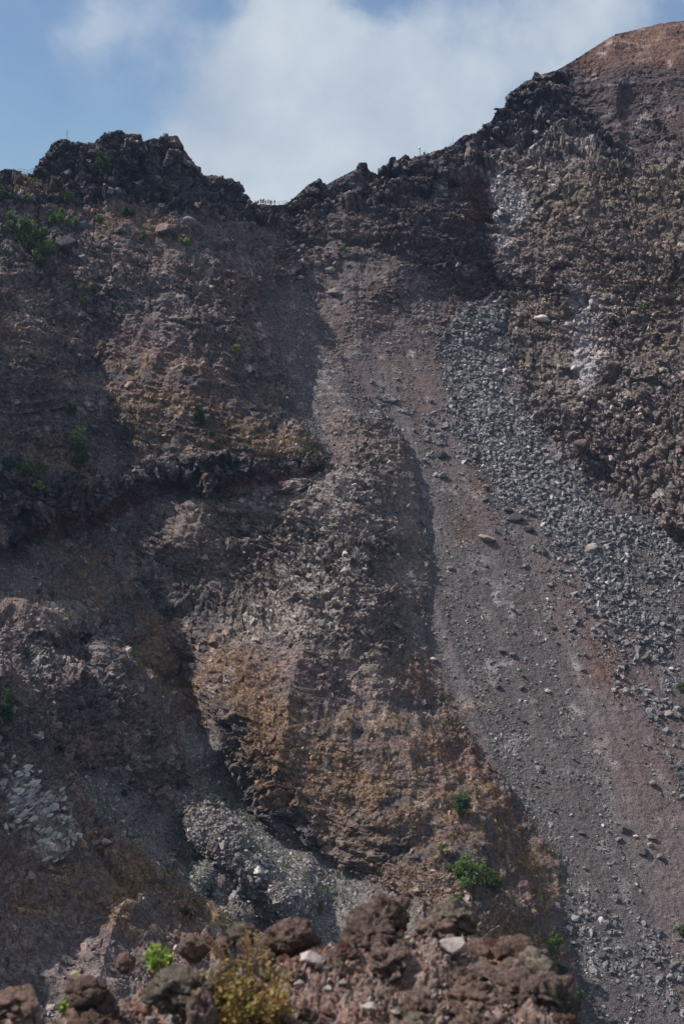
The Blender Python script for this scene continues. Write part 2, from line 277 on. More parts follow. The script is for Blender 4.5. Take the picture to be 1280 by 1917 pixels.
M['pale'] = poly_mask([[(130, 470), (190, 480), (230, 540), (200, 550), (150, 500)], [(20, 590), (90, 580), (100, 620), (40, 620)], [(0, 1460), (30, 1455), (75, 1500), (120, 1600), (60, 1600), (0, 1570)], [(75, 1135), (110, 1140), (195, 1190), (195, 1215), (150, 1190), (85, 1165)], [(330, 470), (385, 480), (390, 500), (340, 490)], [(540, 890), (700, 880), (700, 1000), (620, 1200), (430, 1200), (560, 1060)]], 16)
M['ramp'] = poly_mask([[(700, 800), (735, 810), (770, 900), (802, 960), (806, 1245), (745, 1225), (730, 1000), (740, 900)], [(940, 1550), (1050, 1610), (1066, 1750), (1090, 1917), (1040, 1917), (1000, 1730)]], 30)
M['column'] = poly_mask([[(1030, 790), (1150, 800), (1300, 790), (2000, 1000), (1300, 1040), (1190, 945), (1065, 866)]], 20)
M['rib'] = poly_mask([[(338, 1512), (400, 1528), (480, 1590), (565, 1660), (640, 1740), (640, 1790), (470, 1760), (410, 1690), (362, 1610)]], 22)
M['grey_wall'] = poly_mask([[(280, 930), (600, 885), (640, 760), (760, 850), (800, 1000), (800, 1240), (700, 1300), (600, 1250), (400, 1190), (420, 1130), (300, 1060)]], 20)
M['layer'] = poly_mask([[(540, 400), (700, 390), (880, 345), (925, 430), (955, 540), (880, 580), (800, 520), (660, 460), (560, 470), (470, 430)]], 15)
M['soft'] = poly_mask([[(640, 1240), (830, 1260), (850, 1330), (950, 1490), (1048, 1620), (1058, 1750), (950, 1700), (800, 1500), (660, 1350)]], 20)

def dark(): pass
# ------------------------------------------------------------------ materials
def mat(name, rough=.95):
    m = bpy.data.materials.new(name); m.use_nodes = True; nt = m.node_tree
    b = nt.nodes['Principled BSDF']; b.inputs['Roughness'].default_value = rough
    b.inputs['Specular IOR Level'].default_value = .15
    return m, nt, b
def rock_mat(name, vcol=None, base=(.12, .11, .11), dark_=(.05, .045, .05), scale=1.0, bump=.3, pits=0, fine=6.0):
    m, nt, b = mat(name); N = nt.nodes.new; L = nt.links.new
    tc = N('ShaderNodeNewGeometry') if vcol else N('ShaderNodeTexCoord')
    co = tc.outputs['Position'] if vcol else tc.outputs['Object']
    n = N('ShaderNodeTexNoise'); n.inputs['Scale'].default_value = fine*scale; n.inputs['Detail'].default_value = 5; n.inputs['Roughness'].default_value = .65; L(co, n.inputs['Vector'])
    cr = N('ShaderNodeValToRGB'); L(n.outputs['Fac'], cr.inputs['Fac'])
    cr.color_ramp.elements[0].position = .33; cr.color_ramp.elements[1].position = .68
    if vcol:
        cr.color_ramp.elements[0].color = (.42, .42, .44, 1); cr.color_ramp.elements[1].color = (1.6, 1.57, 1.54, 1)
        at = N('ShaderNodeAttribute'); at.attribute_name = vcol
        mx = N('ShaderNodeMixRGB'); mx.blend_type = 'MULTIPLY'; mx.inputs['Fac'].default_value = 1
        L(at.outputs['Color'], mx.inputs['Color1']); L(cr.outputs[0], mx.inputs['Color2']); L(mx.outputs[0], b.inputs['Base Color'])
    else:
        cr.color_ramp.elements[0].color = (*dark_, 1); cr.color_ramp.elements[1].color = (*base, 1)
        oi = N('ShaderNodeObjectInfo'); mr = N('ShaderNodeMapRange'); L(oi.outputs['Random'], mr.inputs['Value'])
        mr.inputs['To Min'].default_value = .65; mr.inputs['To Max'].default_value = 1.35
        vm = N('ShaderNodeVectorMath'); vm.operation = 'SCALE'; L(cr.outputs[0], vm.inputs[0]); L(mr.outputs[0], vm.inputs['Scale'])
        L(vm.outputs[0], b.inputs['Base Color'])
    bp = N('ShaderNodeBump'); bp.inputs['Strength'].default_value = bump; bp.inputs['Distance'].default_value = .3/scale
    L(n.outputs['Fac'], bp.inputs['Height']); L(bp.outputs[0], b.inputs['Normal'])
    if pits:
        vo = N('ShaderNodeTexVoronoi'); vo.inputs['Scale'].default_value = pits; L(co, vo.inputs['Vector']); vo.inputs['Randomness'].default_value = 1
        n2 = N('ShaderNodeTexNoise'); n2.inputs['Scale'].default_value = pits*.45; n2.inputs['Detail'].default_value = 6; n2.inputs['Roughness'].default_value = .75; L(co, n2.inputs['Vector'])
        mp = N('ShaderNodeMapRange'); L(vo.outputs['Distance'], mp.inputs['Value']); mp.inputs['From Max'].default_value = .35
        ad = N('ShaderNodeMath'); ad.operation = 'MULTIPLY_ADD'; L(n2.outputs['Fac'], ad.inputs[0]); ad.inputs[1].default_value = 1.6; L(mp.outputs[0], ad.inputs[2])
        b2 = N('ShaderNodeBump'); b2.inputs['Strength'].default_value = .9; b2.inputs['Distance'].default_value = .006 if vcol else .14; L(ad.outputs[0], b2.inputs['Height']); L(bp.outputs[0], b2.inputs['Normal']); L(b2.outputs[0], b.inputs['Normal'])
    return m

def new_mesh(name, co, quads=None, tris=None, smooth=False, cols=None):
    me = bpy.data.meshes.new(name)
    co = np.ascontiguousarray(co, dtype=np.float32)
    me.vertices.add(len(co)); me.vertices.foreach_set('co', co.ravel())
    fa = quads if quads is not None else tris; k = fa.shape[1]
    me.loops.add(fa.size); me.loops.foreach_set('vertex_index', np.ascontiguousarray(fa, dtype=np.int32).ravel())
    me.polygons.add(len(fa)); me.polygons.foreach_set('loop_start', np.arange(0, fa.size, k, dtype=np.int32))
    me.polygons.foreach_set('use_smooth', np.full(len(fa), smooth))
    if cols is not None:
        a = me.color_attributes.new('tint', 'FLOAT_COLOR', 'POINT')
        c = np.ones((len(co), 4), np.float32); c[:, :3] = cols; a.data.foreach_set('color', c.ravel())
    me.update(calc_edges=True); return me
def link(name, me, m=None, parent=None, loc=None):
    o = bpy.data.objects.new(name, me); SC.collection.objects.link(o)
    if m is not None and not me.materials: me.materials.append(m)
    if parent: o.parent = parent
    if loc is not None: o.location = loc
    return o
def tag(o, label=None, cat=None, group=None, kind=None):
    if label: o['label'] = label
    if cat: o['category'] = cat
    if group: o['group'] = group
    if kind: o['kind'] = kind
    return o
def empty(name, loc, rz=0):
    o = bpy.data.objects.new(name, None); SC.collection.objects.link(o); o.location = loc; o.rotation_euler = (0, 0, rz); o.empty_display_size = .5; return o

# ------------------------------------------------------------------ the crater wall
def grid_normals(P):
    du = np.gradient(P, axis=1); dv = np.gradient(P, axis=0)
    n = np.cross(du, dv); n /= np.linalg.norm(n, axis=2, keepdims=True)+1e-9
    return n if n[:, :, 1].mean() < 0 else -n       # towards the open crater
us = np.concatenate([np.arange(-1090, -40, 13.), np.arange(-40, 1320, 1.65), np.arange(1320, 2390, 13.)])
ND = 1040
sv = np.linspace(0, 1, ND)
vr = rim_v(us)
Vg = vr[None, :]+sv[:, None]*(1935-vr[None, :])
ext = 1935+np.cumsum(np.linspace(2, 18, 55)); Vg = np.vstack([Vg, np.repeat(ext[:, None], len(us), 1)])
Ug = np.repeat(us[None, :], Vg.shape[0], 0)
sh = Ug.shape
n_h = 0
# small wander of the survey position so traced borders are irregular
kx, kz = ray(Ug, Vg); Yb = 1/bil(GRID, Ug.ravel(), Vg.ravel()).reshape(sh)
Pb = np.stack([kx*Yb, Yb, kz*Yb], 2)
nb = grid_normals(Pb)
p = Pb.reshape(-1, 3); nb_ = nb.reshape(-1, 3)
w1 = fbm(p, .07, 4, 3)*16; w2 = fbm(p, .07, 4, 9)*16
uw = Ug.ravel()+w1; vw = Vg.ravel()+w2
m = {k: bil(g, uw, vw).astype(np.float32) for k, g in M.items()}
tal = np.maximum(m['talus'], m['couloir']*.85); n_h = fbm(p, .06, 3, 199)
head = np.clip((680-Vg.ravel())/130, 0, 1)*m['talus']*np.clip(.9+1.0*n_h, .2, 1.2)       # upper talus is rougher
st_v = np.linalg.norm(np.gradient(Pb, axis=0), axis=2).ravel()
rough = (1-tal*.93+head*.62)*np.clip(1.4/st_v, .08, 1)*(1-.65*m['ramp'])
# strata coordinate: beds dip gently, warped
bed = p[:, 2]+.10*p[:, 0]+2.2*fbm(p, .03, 3, 21)
q = np.stack([p[:, 0], p[:, 1], bed], 1)
xr = p[:, 0]-.25*p[:, 2]; rill = np.stack([xr, p[:, 1]*.35, p[:, 2]*.22], 1)
d = 2.3*fbm(p, 1/24., 3, 1, ridged=True)*rough
d += 1.0*fbm(rill, 1/7., 3, 5, ridged=True)*rough*(1-m['layer']*.5)*(1-.8*m['dome'])*(1-.5*m['right'])
lay = fbm(np.stack([p[:, 0]*.12, p[:, 1]*.12, bed*.62], 1), 1., 3, 8)
d += .85*lay*rough*(1-.85*m['dome'])*(1+m['layer']*1.0)
ln2 = fbm(np.stack([p[:, 0]*.02, p[:, 1]*.02, bed*.26], 1), 1., 4, 77)
saw0 = bed/9.5+.5*fbm(p, .035, 3, 74); saw0 = saw0-np.floor(saw0)
b1, c1, e1 = blocks(q+.5*np.stack([fbm(p, .2, 2, 33), fbm(p, .2, 2, 34), fbm(p, .2, 2, 35)], 1), 1/5.5, 50, 1.0, (1, 1, 1.3))
b2, c2, e2 = blocks(q+.2*np.stack([fbm(p, .5, 2, 43), fbm(p, .5, 2, 44), fbm(p, .5, 2, 45)], 1), 1/2.2, 70, 1.1, (1, 1, 1.6))
b3, c3, e3 = blocks(q, 1/.95, 90, 1.1, (1, 1, 1.5))
big = rough*(.78+.8*m['crag']+.15*m['right'])*(1-.75*m['dome'])*(1-.6*m['soft'])*(1-.5*m['grass'])*np.clip(p[:, 1]/340., .55, 1)
saw1 = bed/3.4+.55*fbm(p, .08, 3, 71); saw1 = saw1-np.floor(saw1); saw2 = bed/1.35+.7*fbm(p, .16, 3, 72); saw2 = saw2-np.floor(saw2)
sk = np.clip(.45+1.3*fbm(p, .045, 3, 73), 0, 1)
patch = np.clip(.55+1.1*fbm(p, .06, 3, 61), .12, 1.3)
b4, c4, e4 = blocks(p, 1/.5, 95, 1.0)
d += (.95*saw1*sk+.40*saw2*(1-.5*sk))*np.clip(.7+1.4*ln2, .1, 1.6)*rough*(1-.9*m['dome'])*(1-.5*m['soft'])*(1-.7*m['crag'])*(1-.55*m['grass'])*(1+.6*m['layer'])
b5, c5, e5 = blocks(p+.3*np.stack([fbm(p, .3, 2, 133), fbm(p, .3, 2, 134), 0*d], 1), 1/2.6, 170, .8, (1, 1, .32))
d += (m['column']+.45*m['right']*(1-m['column']))*(1.7*b5-.8*np.exp(-(e5*5)**2))*rough
d += .30*b4*big*patch+1.5*saw0**2*rough*(1-m['dome'])*(1-.8*m['soft'])*(1-.6*m['crag'])*np.clip(.5+fbm(p, .03, 2, 75)*1.5, 0, 1)
d += 2.2*b1*big*(.4+.6*m['crag']+.3*m['right']) + 1.35*b2*big*patch*(1-.4*m['right']) + .62*b3*big*patch
d -= .5*np.exp(-(e1*6)**2)*big*(.3+m['crag'])
d += .35*fbm(p, .9, 4, 15)*(.35+.65*rough)
d += 2.2*m['crag']*fbm(np.stack([p[:, 0], p[:, 1], p[:, 2]*.45], 1), 1/9., 4, 81, ridged=True)*(1-m['dome'])
# talus: shallow flow runnels down the fall line
run2 = 0
fl = np.stack([p[:, 0]*.964+p[:, 1]*.268, (p[:, 1]*.964-p[:, 0]*.268)*.06, p[:, 2]*0], 1)
run = fbm(fl, 1/9., 4, 27); run2 = fbm(fl*np.array([1, .6, 1]), 1/3.2, 4, 127)
d += tal*(.55*run+.18*run2+.10*fbm(p, 1.3, 3, 28))
d += .6*m['grass']*fbm(p, .35, 3, 29)
# undercut below the lava ledge
d -= 3.2*m['red']
edge = np.minimum(1, (Vg-vr[None, :]).ravel()/18.)   # keep the traced skyline
d *= .35+.65*edge
P = p+nb_*d[:, None]
P = P.reshape(sh+(3,))
# the back of the rim: rolls over and falls away behind
P0 = P[0]; back = []
for i, dd in enumerate(np.array([1.2, 3, 5.5, 9, 14, 20, 28, 40, 60, 90, 140, 220])):
    r0 = P0.copy(); r0[:, 1] += dd; r0[:, 0] += dd*P0[:, 0]/np.maximum(P0[:, 1], 50)
    r0[:, 2] -= dd*(.30+.1*np.sin(P0[:, 0]*.13+i))+.4*fbm(r0, .3, 3, 5)
    back.append(r0)
Pall = np.concatenate([np.stack(back[::-1]), P], 0)
Nn = grid_normals(P)
# ---- surface colours (what the ground is made of)
def C(*c): return np.array(c, np.float32)
n_a = fbm(p, .05, 4, 101); n_b = fbm(p, .35, 4, 102); n_c = fbm(p, 1.6, 3, 103); n_d = fbm(rill, .25, 4, 104)
lit = lambda a: np.clip(a, 0, 1)[:, None]
col = np.tile(C(.134, .108, .106), (len(p), 1))*(1+.45*ln2[:, None])*(1+C(.10, -.02, -.06)*np.clip(ln2*2, -1, 1)[:, None])
col = col*(1+.22*n_a[:, None]+.25*n_b[:, None])+C(.014, .006, .0)*n_b[:, None]
def mix(a, k, c):
    k = np.clip(k, 0, 1)[:, None]; return a*(1-k)+np.asarray(c, np.float32)*k
col = mix(col, m['crag']*.85, C(.086, .078, .088))
col = mix(col, m['crag']*np.clip(n_b*2.5, 0, 1)*.45, C(.120, .098, .090))
col = mix(col, m['layer']*.8, C(.075, .062, .064))
col = mix(col, m['grey_wall']*.8, C(.170, .140, .128)*(1+.5*ln2[:, None]))
col = mix(col, m['right']*.75, C(.172, .140, .128)*(1+.5*ln2[:, None]))
col = mix(col, m['right']*np.clip((c2-.6)*4, 0, 1)*.5, C(.26, .225, .20))
col = mix(col, (1-tal)*np.clip((c3-.72)*6, 0, 1)*.4*(1-m['dome']), C(.24, .21, .19))
col = mix(col, m['dome']*.9, C(.080, .060, .062)*(1+.35*n_b+.3*n_a)[:, None])
col = mix(col, m['rufous']*.8, C(.150, .088, .068)*(1+.5*n_b)[:, None])
gk = np.clip(m['grass']*1.15-.45+1.7*n_b+.7*n_a, 0, 1)*(.6+.4*m['grass'])
col = mix(col, gk*.78, (C(.165, .108, .070)+n_a[:, None]*C(.045, .005, -.01))*(1+.6*n_c[:, None])*(1+.4*n_b[:, None]))
col = mix(col, np.clip(m['grass2']-.5+1.2*n_b+.5*n_a, 0, 1)*.65, C(.165, .125, .075))
col = mix(col, tal, C(.104, .091, .093)*np.clip(1+.12*n_c+.55*run+.60*run2, .5, 1.7)[:, None])
col = mix(col, tal*np.clip(m['redsoil']*.9-.1+.6*n_a+.8*run, 0, 1)*.65, C(.120, .083, .078))
col = mix(col, head*.55, C(.092, .070, .068))
col = mix(col, m['couloir']*.6*(Vg.ravel() > 1350), C(.155, .145, .145)*(1+.3*run2)[:, None])
col = mix(col, m['talus']*np.clip((-.1-run)*3, 0, 1)*.35, C(.155, .145, .150))
col = mix(col, m['boulders']*.5*np.clip(.6+n_b, 0, 1), C(.072, .066, .070))
col = mix(col, np.clip(m['rust']*1.0-.75+1.6*n_b+1.2*n_c, 0, 1)*.7, C(.215, .118, .072))
col = mix(col, m['ochre']*np.clip(.5+n_b, 0, 1)*.85, C(.27, .165, .085))
col = mix(col, m['rib']*np.clip(.6+n_b, 0, 1)*.7, C(.20, .18, .17))
col = mix(col, m['band']*np.clip(.5+1.5*n_d, 0, 1)*.8, C(.31, .265, .245))
col = mix(col, m['red']*.9, C(.150, .062, .055))
col = mix(col, np.clip(m['white']*1.1-.25+1.1*n_b+.5*n_d, 0, 1)*.75, C(.42, .40, .42))
col = mix(col, m['pale']*np.clip(.22+(c3-.4)*1.6+.7*n_b, 0, 1)*.7, C(.36, .33, .30))
col = np.clip(col*(1-.35*np.exp(-(e2*5)**2)*big)[:, None], .01, .8)
nbk = len(back)
colall = np.vstack([np.tile(col[:sh[1]], (nbk, 1)), col])
# ---- split into the wall and the talus
H, Wd = Pall.shape[:2]
idx = np.arange(H*Wd).reshape(H, Wd)
Q = np.stack([idx[:-1, :-1], idx[1:, :-1], idx[1:, 1:], idx[:-1, 1:]], 2).reshape(-1, 4)
is_tal = np.zeros((H, Wd), bool); is_tal[nbk:] = (m['talus'] > .5).reshape(sh)
ft = is_tal[:-1, :-1].ravel()
mat_wall = rock_mat('crater_rock', 'tint', scale=.45, bump=.95, fine=3.6)
mat_talus = rock_mat('scree', 'tint', scale=1.6, bump=.8, fine=2.0)
PA = Pall.reshape(-1, 3)
def sub(name, sel, mt):
    q = Q[sel]; used, inv = np.unique(q, return_inverse=True)
    return tag(link(name, new_mesh(name, PA[used], quads=inv.reshape(-1, 4), smooth=False, cols=colall[used]), mt), kind='structure')
sub('crater_wall', ~ft, mat_wall)
sub('scree_slope', ft, mat_talus)

# lookup of the finished surface by picture position
P_flat = P.reshape(-1, 3)
fk = P_flat[:, 1]
def project(X):
    f = X[..., 1]*CP+X[..., 2]*SP; y = -X[..., 1]*SP+X[..., 2]*CP
    return 640+FPX*X[..., 0]/f, 958.5-FPX*y/f
PU, PV = project(P)
in_f = (Ug > -40) & (Ug < 1320)
# coarse front-most index buffer
CB = 3
bw, bh = int(1400/CB), int(2060/CB)
bi = ((PU+60)/CB).astype(int); bj = ((PV+60)/CB).astype(int)
ok = (bi >= 0) & (bi < bw) & (bj >= 0) & (bj < bh)
flat = (bj*bw+bi)[ok]; dep = P[..., 1][ok]; src = np.nonzero(ok.ravel())[0]
o_ = np.argsort(-dep, kind='stable'); BUF = np.full(bw*bh, -1); BUF[flat[o_]] = src[o_]
BUF = BUF.reshape(bh, bw)
def at(u, v):
    i, j = int((u+60)/CB), int((v+60)/CB)
    for r in range(0, 6):
        best = None
        for jj in range(j-r, j+r+1):
            for ii in range(i-r, i+r+1):
                if 0 <= jj < bh and 0 <= ii < bw and BUF[jj, ii] >= 0:
                    k = BUF[jj, ii]
                    if best is None or P_flat[k, 1] < P_flat[best, 1]: best = k
        if best is not None: return Vector(P_flat[best]), Vector(Nn.reshape(-1, 3)[best])
    raise ValueError((u, v))

# ------------------------------------------------------------------ rocks
def rock_bm(seed, n=16, flat_=1.0, cut=0):
    r = random.Random(seed); bm = bmesh.new()
    for i in range(n):
        v = Vector((r.gauss(0, 1), r.gauss(0, 1), r.gauss(0, 1))).normalized()*r.uniform(.8, 1.05)
        bm.verts.new((v.x*1.1, v.y*.9, v.z*.72*flat_))
    bmesh.ops.convex_hull(bm, input=bm.verts)
    lo = [v for v in bm.verts if not v.link_faces]
    if lo: bmesh.ops.delete(bm, geom=lo, context='VERTS')
    bmesh.ops.triangulate(bm, faces=bm.faces)
    return bm
def rock_arrays(seed, n):
    bm = rock_bm(seed, n); bm.verts.ensure_lookup_table()
    for i, v in enumerate(bm.verts): v.index = i
    co = np.array([v.co[:] for v in bm.verts], np.float32); f = np.array([[v.index for v in fc.verts] for fc in bm.faces], np.int32); bm.free(); return co, f
TPL = [rock_arrays(200+i, random.choice((9, 10, 12, 14))) for i in range(14)]
def rand_rot(n):
    q = rng.normal(size=(n, 4)); q /= np.linalg.norm(q, axis=1, keepdims=True); w, x, y, z = q.T
    return np.stack([1-2*(y*y+z*z), 2*(x*y-z*w), 2*(x*z+y*w), 2*(x*y+z*w), 1-2*(x*x+z*z), 2*(y*z-x*w), 2*(x*z-y*w), 2*(y*z+x*w), 1-2*(x*x+y*y)], 1).reshape(n, 3, 3)
def rock_field(name, ids, size, cols, label, cat, sink=.15):
    """one merged mesh of many loose stones lying on the surface"""
    V, F, K = [], [], []; off = 0; R = rand_rot(len(ids)); tp = rng.integers(0, len(TPL), len(ids))
    loc = P_flat[ids]+Nn.reshape(-1, 3)[ids]*(size*sink)[:, None]
    for t, (co, f) in enumerate(TPL):
        s = np.nonzero(tp == t)[0]
        if not len(s): continue
        x = np.einsum('nij,vj->nvi', R[s], co)*size[s][:, None, None]+loc[s][:, None, :]
        V.append(x.reshape(-1, 3)); F.append((f[None]+(off+np.arange(len(s))*len(co))[:, None, None]).reshape(-1, 3)); off += len(s)*len(co)
        K.append(np.repeat(cols[s], len(co), 0))
    me = new_mesh(name, np.vstack(V), tris=np.vstack(F), cols=np.vstack(K))
    return tag(link(name, me, mat_talus), label, cat, kind='stuff')
# sampling weights per vertex = ground area seen, times density
cellA = np.linalg.norm(np.cross(np.gradient(P, axis=1), np.gradient(P, axis=0)), axis=2).ravel()
vis = ((Ug > -60) & (Ug < 1340) & (Vg < 1960)).ravel() & (cellA < 3)
def pick(weight, n):
    w = (weight*cellA*vis).astype(np.float64); w /= w.sum(); return rng.choice(len(w), n, p=w)
def greys(n, lo, hi, warm=.0, blue=.01):
    g = rng.uniform(lo, hi, n)**1.0; g = np.where(rng.random(n) < .07, g*2.0, g)
    return np.stack([g*(1+warm), g, g*(1-warm)+blue], 1).astype(np.float32)
bd = m['boulders']**2*np.clip(.6+1.2*n_a+1.3*n_b+1.2*run, .03, 2.2); bd2 = m['boulders2']*np.clip(.3+1.2*n_b+.6*n_a, 0, 1)
w = bd+.22*bd2
n = 34000; ids = pick(w, n); size = (.18*(rng.pareto(1.75, n)+1)).clip(.18, 1.1)
rock_field('boulder_rubble', ids, size, greys(n, .06, .24, .01, .008), 'dark blue-grey rubble covering the long strip of talus below the right wall', 'rubble')
n = 66000; ids = pick(m['talus']*np.clip(.25+1.3*n_b-1.4*run-1.2*run2+.5*m['redsoil']+.6*n_a, .03, 2)+m['couloir']*.8+m['boulders'], n); size = (.10*(rng.pareto(2.1, n)+1)).clip(.10, .6)
rock_field('scree_stones', ids, size, greys(n, .08, .24, .02, .003), 'small loose grey stones strewn over the whole talus slope', 'scree', -.1)
n = 9000; ids = pick(m['rib']*np.clip(.6+n_b, .1, 2)+.10*m['couloir']*(Vg.ravel() > 1400), n); size = (.10*(rng.pareto(1.8, n)+1)).clip(.10, .5)
rock_field('rib_rubble', ids, size, greys(n, .12, .34, .015, .0), 'pale broken rock spilling down the rib between the two lower scree gullies', 'rubble')
n = 34000; ids = pick((1-tal)*np.clip(.3+1.2*n_b+.4*m['right']+.3*m['crag'], .02, 2)*(1-m['dome'])*(1-.75*m['soft']), n); size = (.24*(rng.pareto(2.3, n)+1)).clip(.24, 1.3)
cb = col[ids]*rng.uniform(.75, 1.7, (n, 1))
rock_field('wall_rubble', ids, size, cb, 'broken brown rock chips lodged all over the crater walls', 'rubble', -.15)

mat_b = rock_mat('boulder_stone', None, (.20, .185, .185), (.085, .08, .083), scale=1.0, bump=.5, fine=1.6)
mat_bp = rock_mat('pale_stone', None, (.50, .43, .36), (.30, .25, .21), scale=1.0, bump=.4, fine=1.4)
mat_bg = rock_mat('grey_stone', None, (.27, .24, .22), (.14, .125, .12), scale=1.0, bump=.4, fine=1.4)
mat_bd = rock_mat('dark_stone', None, (.10, .095, .105), (.045, .043, .05), scale=1.0, bump=.6, fine=1.2)
def detail_rock(name, seed, mt, n=22, flat_=1.0):
    bm = rock_bm(seed, n, flat_)
    bmesh.ops.bevel(bm, geom=list(bm.edges), offset=.06, segments=1, affect='EDGES')
    bmesh.ops.triangulate(bm, faces=bm.faces)
    bmesh.ops.subdivide_edges(bm, edges=list(bm.edges), cuts=1)
    r = random.Random(seed)
    for v in bm.verts:
        v.co += v.normal*r.uniform(-.03, .03)
    me = bpy.data.meshes.new(name); bm.to_mesh(me); bm.free(); me.materials.append(mt); return me
proto = [detail_rock('boulder', 300+i, mat_b) for i in range(8)]
def put_rock(me, pos, nrm, s, rot, scl=(1, 1, 1), sink=.1, name='boulder'):
    o = link('boulder', me); o.location = pos+nrm*(s*sink); o.rotation_euler = rot; o.scale = (s*scl[0], s*scl[1], s*scl[2]); return o
# notable rocks: u, v, half-width px, height ratio, material, label
NOTABLE = [
 (628, 546, 16, .62, 'g', 'big pale grey boulder lying alone at the head of the talus'),
 (909, 1007, 17, .5, 'p', 'pale cream flat boulder lying on dark scree left of the rubble strip'),
 (1107, 1026, 18, .7, 'g', 'large brownish grey slab boulder standing amid the rubble strip'),
 (811, 1232, 9, .6, 'p', 'pale oval boulder beside the foot of the shaded middle spur'),
 (965, 965, 16, .8, 'd', 'largest dark boulder of the cluster at the left edge of the rubble strip'),
 (948, 952, 9, .8, 'd', 'dark boulder on the upper left of the cluster beside the rubble strip'),
 (990, 989, 12, .8, 'b', 'blue-grey boulder just below right of the dark boulder cluster'),
 (908, 908, 8, .8, 'b', 'grey boulder beside an orange patch on the upper talus'),
 (825, 888, 10, .9, 'b', 'upright blue-grey boulder low in the dark rock trail of the upper talus'),
 (826, 850, 11, .8, 'd', 'dark blocky boulder in the middle of the rock trail of the upper talus'),
 (735, 748, 10, .6, 'b', 'boulder topping the dark rock trail on the upper talus'),
 (596, 493, 7, 1.3, 'g', 'upright pale boulder like a tooth on the grassy ledge below the railing'),
 (558, 516, 9, .6, 'g', 'flat pale boulder on the ledge at the top of the shaded gully'),
 (617, 505, 12, .7, 'g', 'blocky pale boulder set in the ledge under the upright tooth rock'),
 (349, 411, 16, .9, 'b', 'big rounded grey boulder at the foot of the left crag'),
 (128, 452, 28, .8, 'd', 'largest black craggy boulder on the grassy shoulder below the left crag'),
 (160, 418, 16, .9, 'd', 'dark boulder uphill of the black craggy boulder on the shoulder'),
 (186, 455, 8, 1.2, 'd', 'small dark upright boulder on the brow of the left shoulder'),
 (222, 432, 11, .7, 'b', 'slanted grey boulder on the dry grass of the left shoulder'),
 (97, 478, 10, 1.1, 'g', 'pale grey boulder at the lower right end of the green bushes'),
 (310, 425, 20, .6, 'r', 'broad reddish slab boulder on the grass at the crag foot'),
 (985, 1059, 9, .6, 'b', 'grey boulder on open scree below the dark boulder cluster'),
 (841, 1062, 8, .6, 'g', 'flat brown boulder on scree beside the shaded middle spur'),
 (1036, 1171, 7, .9, 'd', 'dark boulder alone in the middle of the talus'),
 (1070, 1178, 8, .7, 'd', 'dark low boulder right of the lone one in mid talus'),
 (936, 1214, 10, .7, 'b', 'grey boulder below a dark rocky hump in mid talus'),
 (955, 1224, 8, .9, 'b', 'small boulder touching the grey one below the rocky hump'),
 (931, 1285, 8, .7, 'd', 'dark boulder on grey scree under the rocky hump'),
 (1023, 1294, 7, .6, 'p', 'small tan boulder on dark scree in the middle of the slope'),
 (978, 1346, 7, .8, 'd', 'dark round boulder in the lower middle talus'),
 (1005, 1436, 10, .7, 'g', 'rounded brown boulder on the lower talus'),
 (1087, 1558, 8, .6, 'b', 'lone blue-grey boulder left of the grassy boulder group'),
 (1171, 1551, 11, 1.2, 'b', 'tallest blue-grey boulder of the group on the lower right talus'),
 (1155, 1570, 9, .6, 'b', 'grey boulder at the lower left of the lower right group'),
 (1188, 1563, 6, .6, 'p', 'small white boulder in the middle of the lower right group'),
 (1200, 1591, 13, .8, 'b', 'slanted grey boulder at the bottom of the lower right group'),
 (1217, 1580, 8, .9, 'p', 'tan pointed boulder in the lower right group'),
 (1217, 1566, 10, .7, 'g', 'grey boulder behind the tan pointed one in the lower right group'),
 (1234, 1600, 10, .7, 'b', 'boulder at the right end of the lower right group'),
 (1220, 1463, 9, .8, 'b', 'grey boulder alone near the right edge of the lower talus'),
 (1206, 1228, 11, .8, 'b', 'pale grey boulder heap top near the right edge of mid talus'),
 (1250, 1335, 11, .7, 'g', 'light grey boulder at the right edge of the lower talus'),
 (323, 1600, 9, .6, 'b', 'smooth grey boulder on dark scree in the lower left gully'),
 (1240, 1050, 9, .8, 'd', 'dark boulder near the right edge of the rubble strip'),
 (1018, 596, 19, .6, 'p', 'pale cream rock slab stuck on the right wall'),
 (1084, 832, 19, .9, 'r', 'big brown blocky rock at the foot of the right wall'),
]
MT = {'r': rock_mat('brown_stone', None, (.20, .145, .13), (.10, .072, .066), scale=1.0, bump=.6, fine=1.8), 'g': mat_bg, 'p': mat_bp, 'b': mat_b, 'd': mat_bd}
taken = []
for i, (u, v, hw, hr, k, lab) in enumerate(NOTABLE):
    v += hw*hr*.35
    pos, nr = at(u, v); s = hw*pos.y/FPX*1.0
    me = detail_rock('boulder', 500+i*3, MT[k], 18)
    o = put_rock(me, pos, nr, s, (random.uniform(-.25, .25), random.uniform(-.25, .25), random.uniform(-.5, .5)), (1, 1, hr/.78), .25)
    tag(o, lab, 'boulder'); taken.append((u, v, hw))
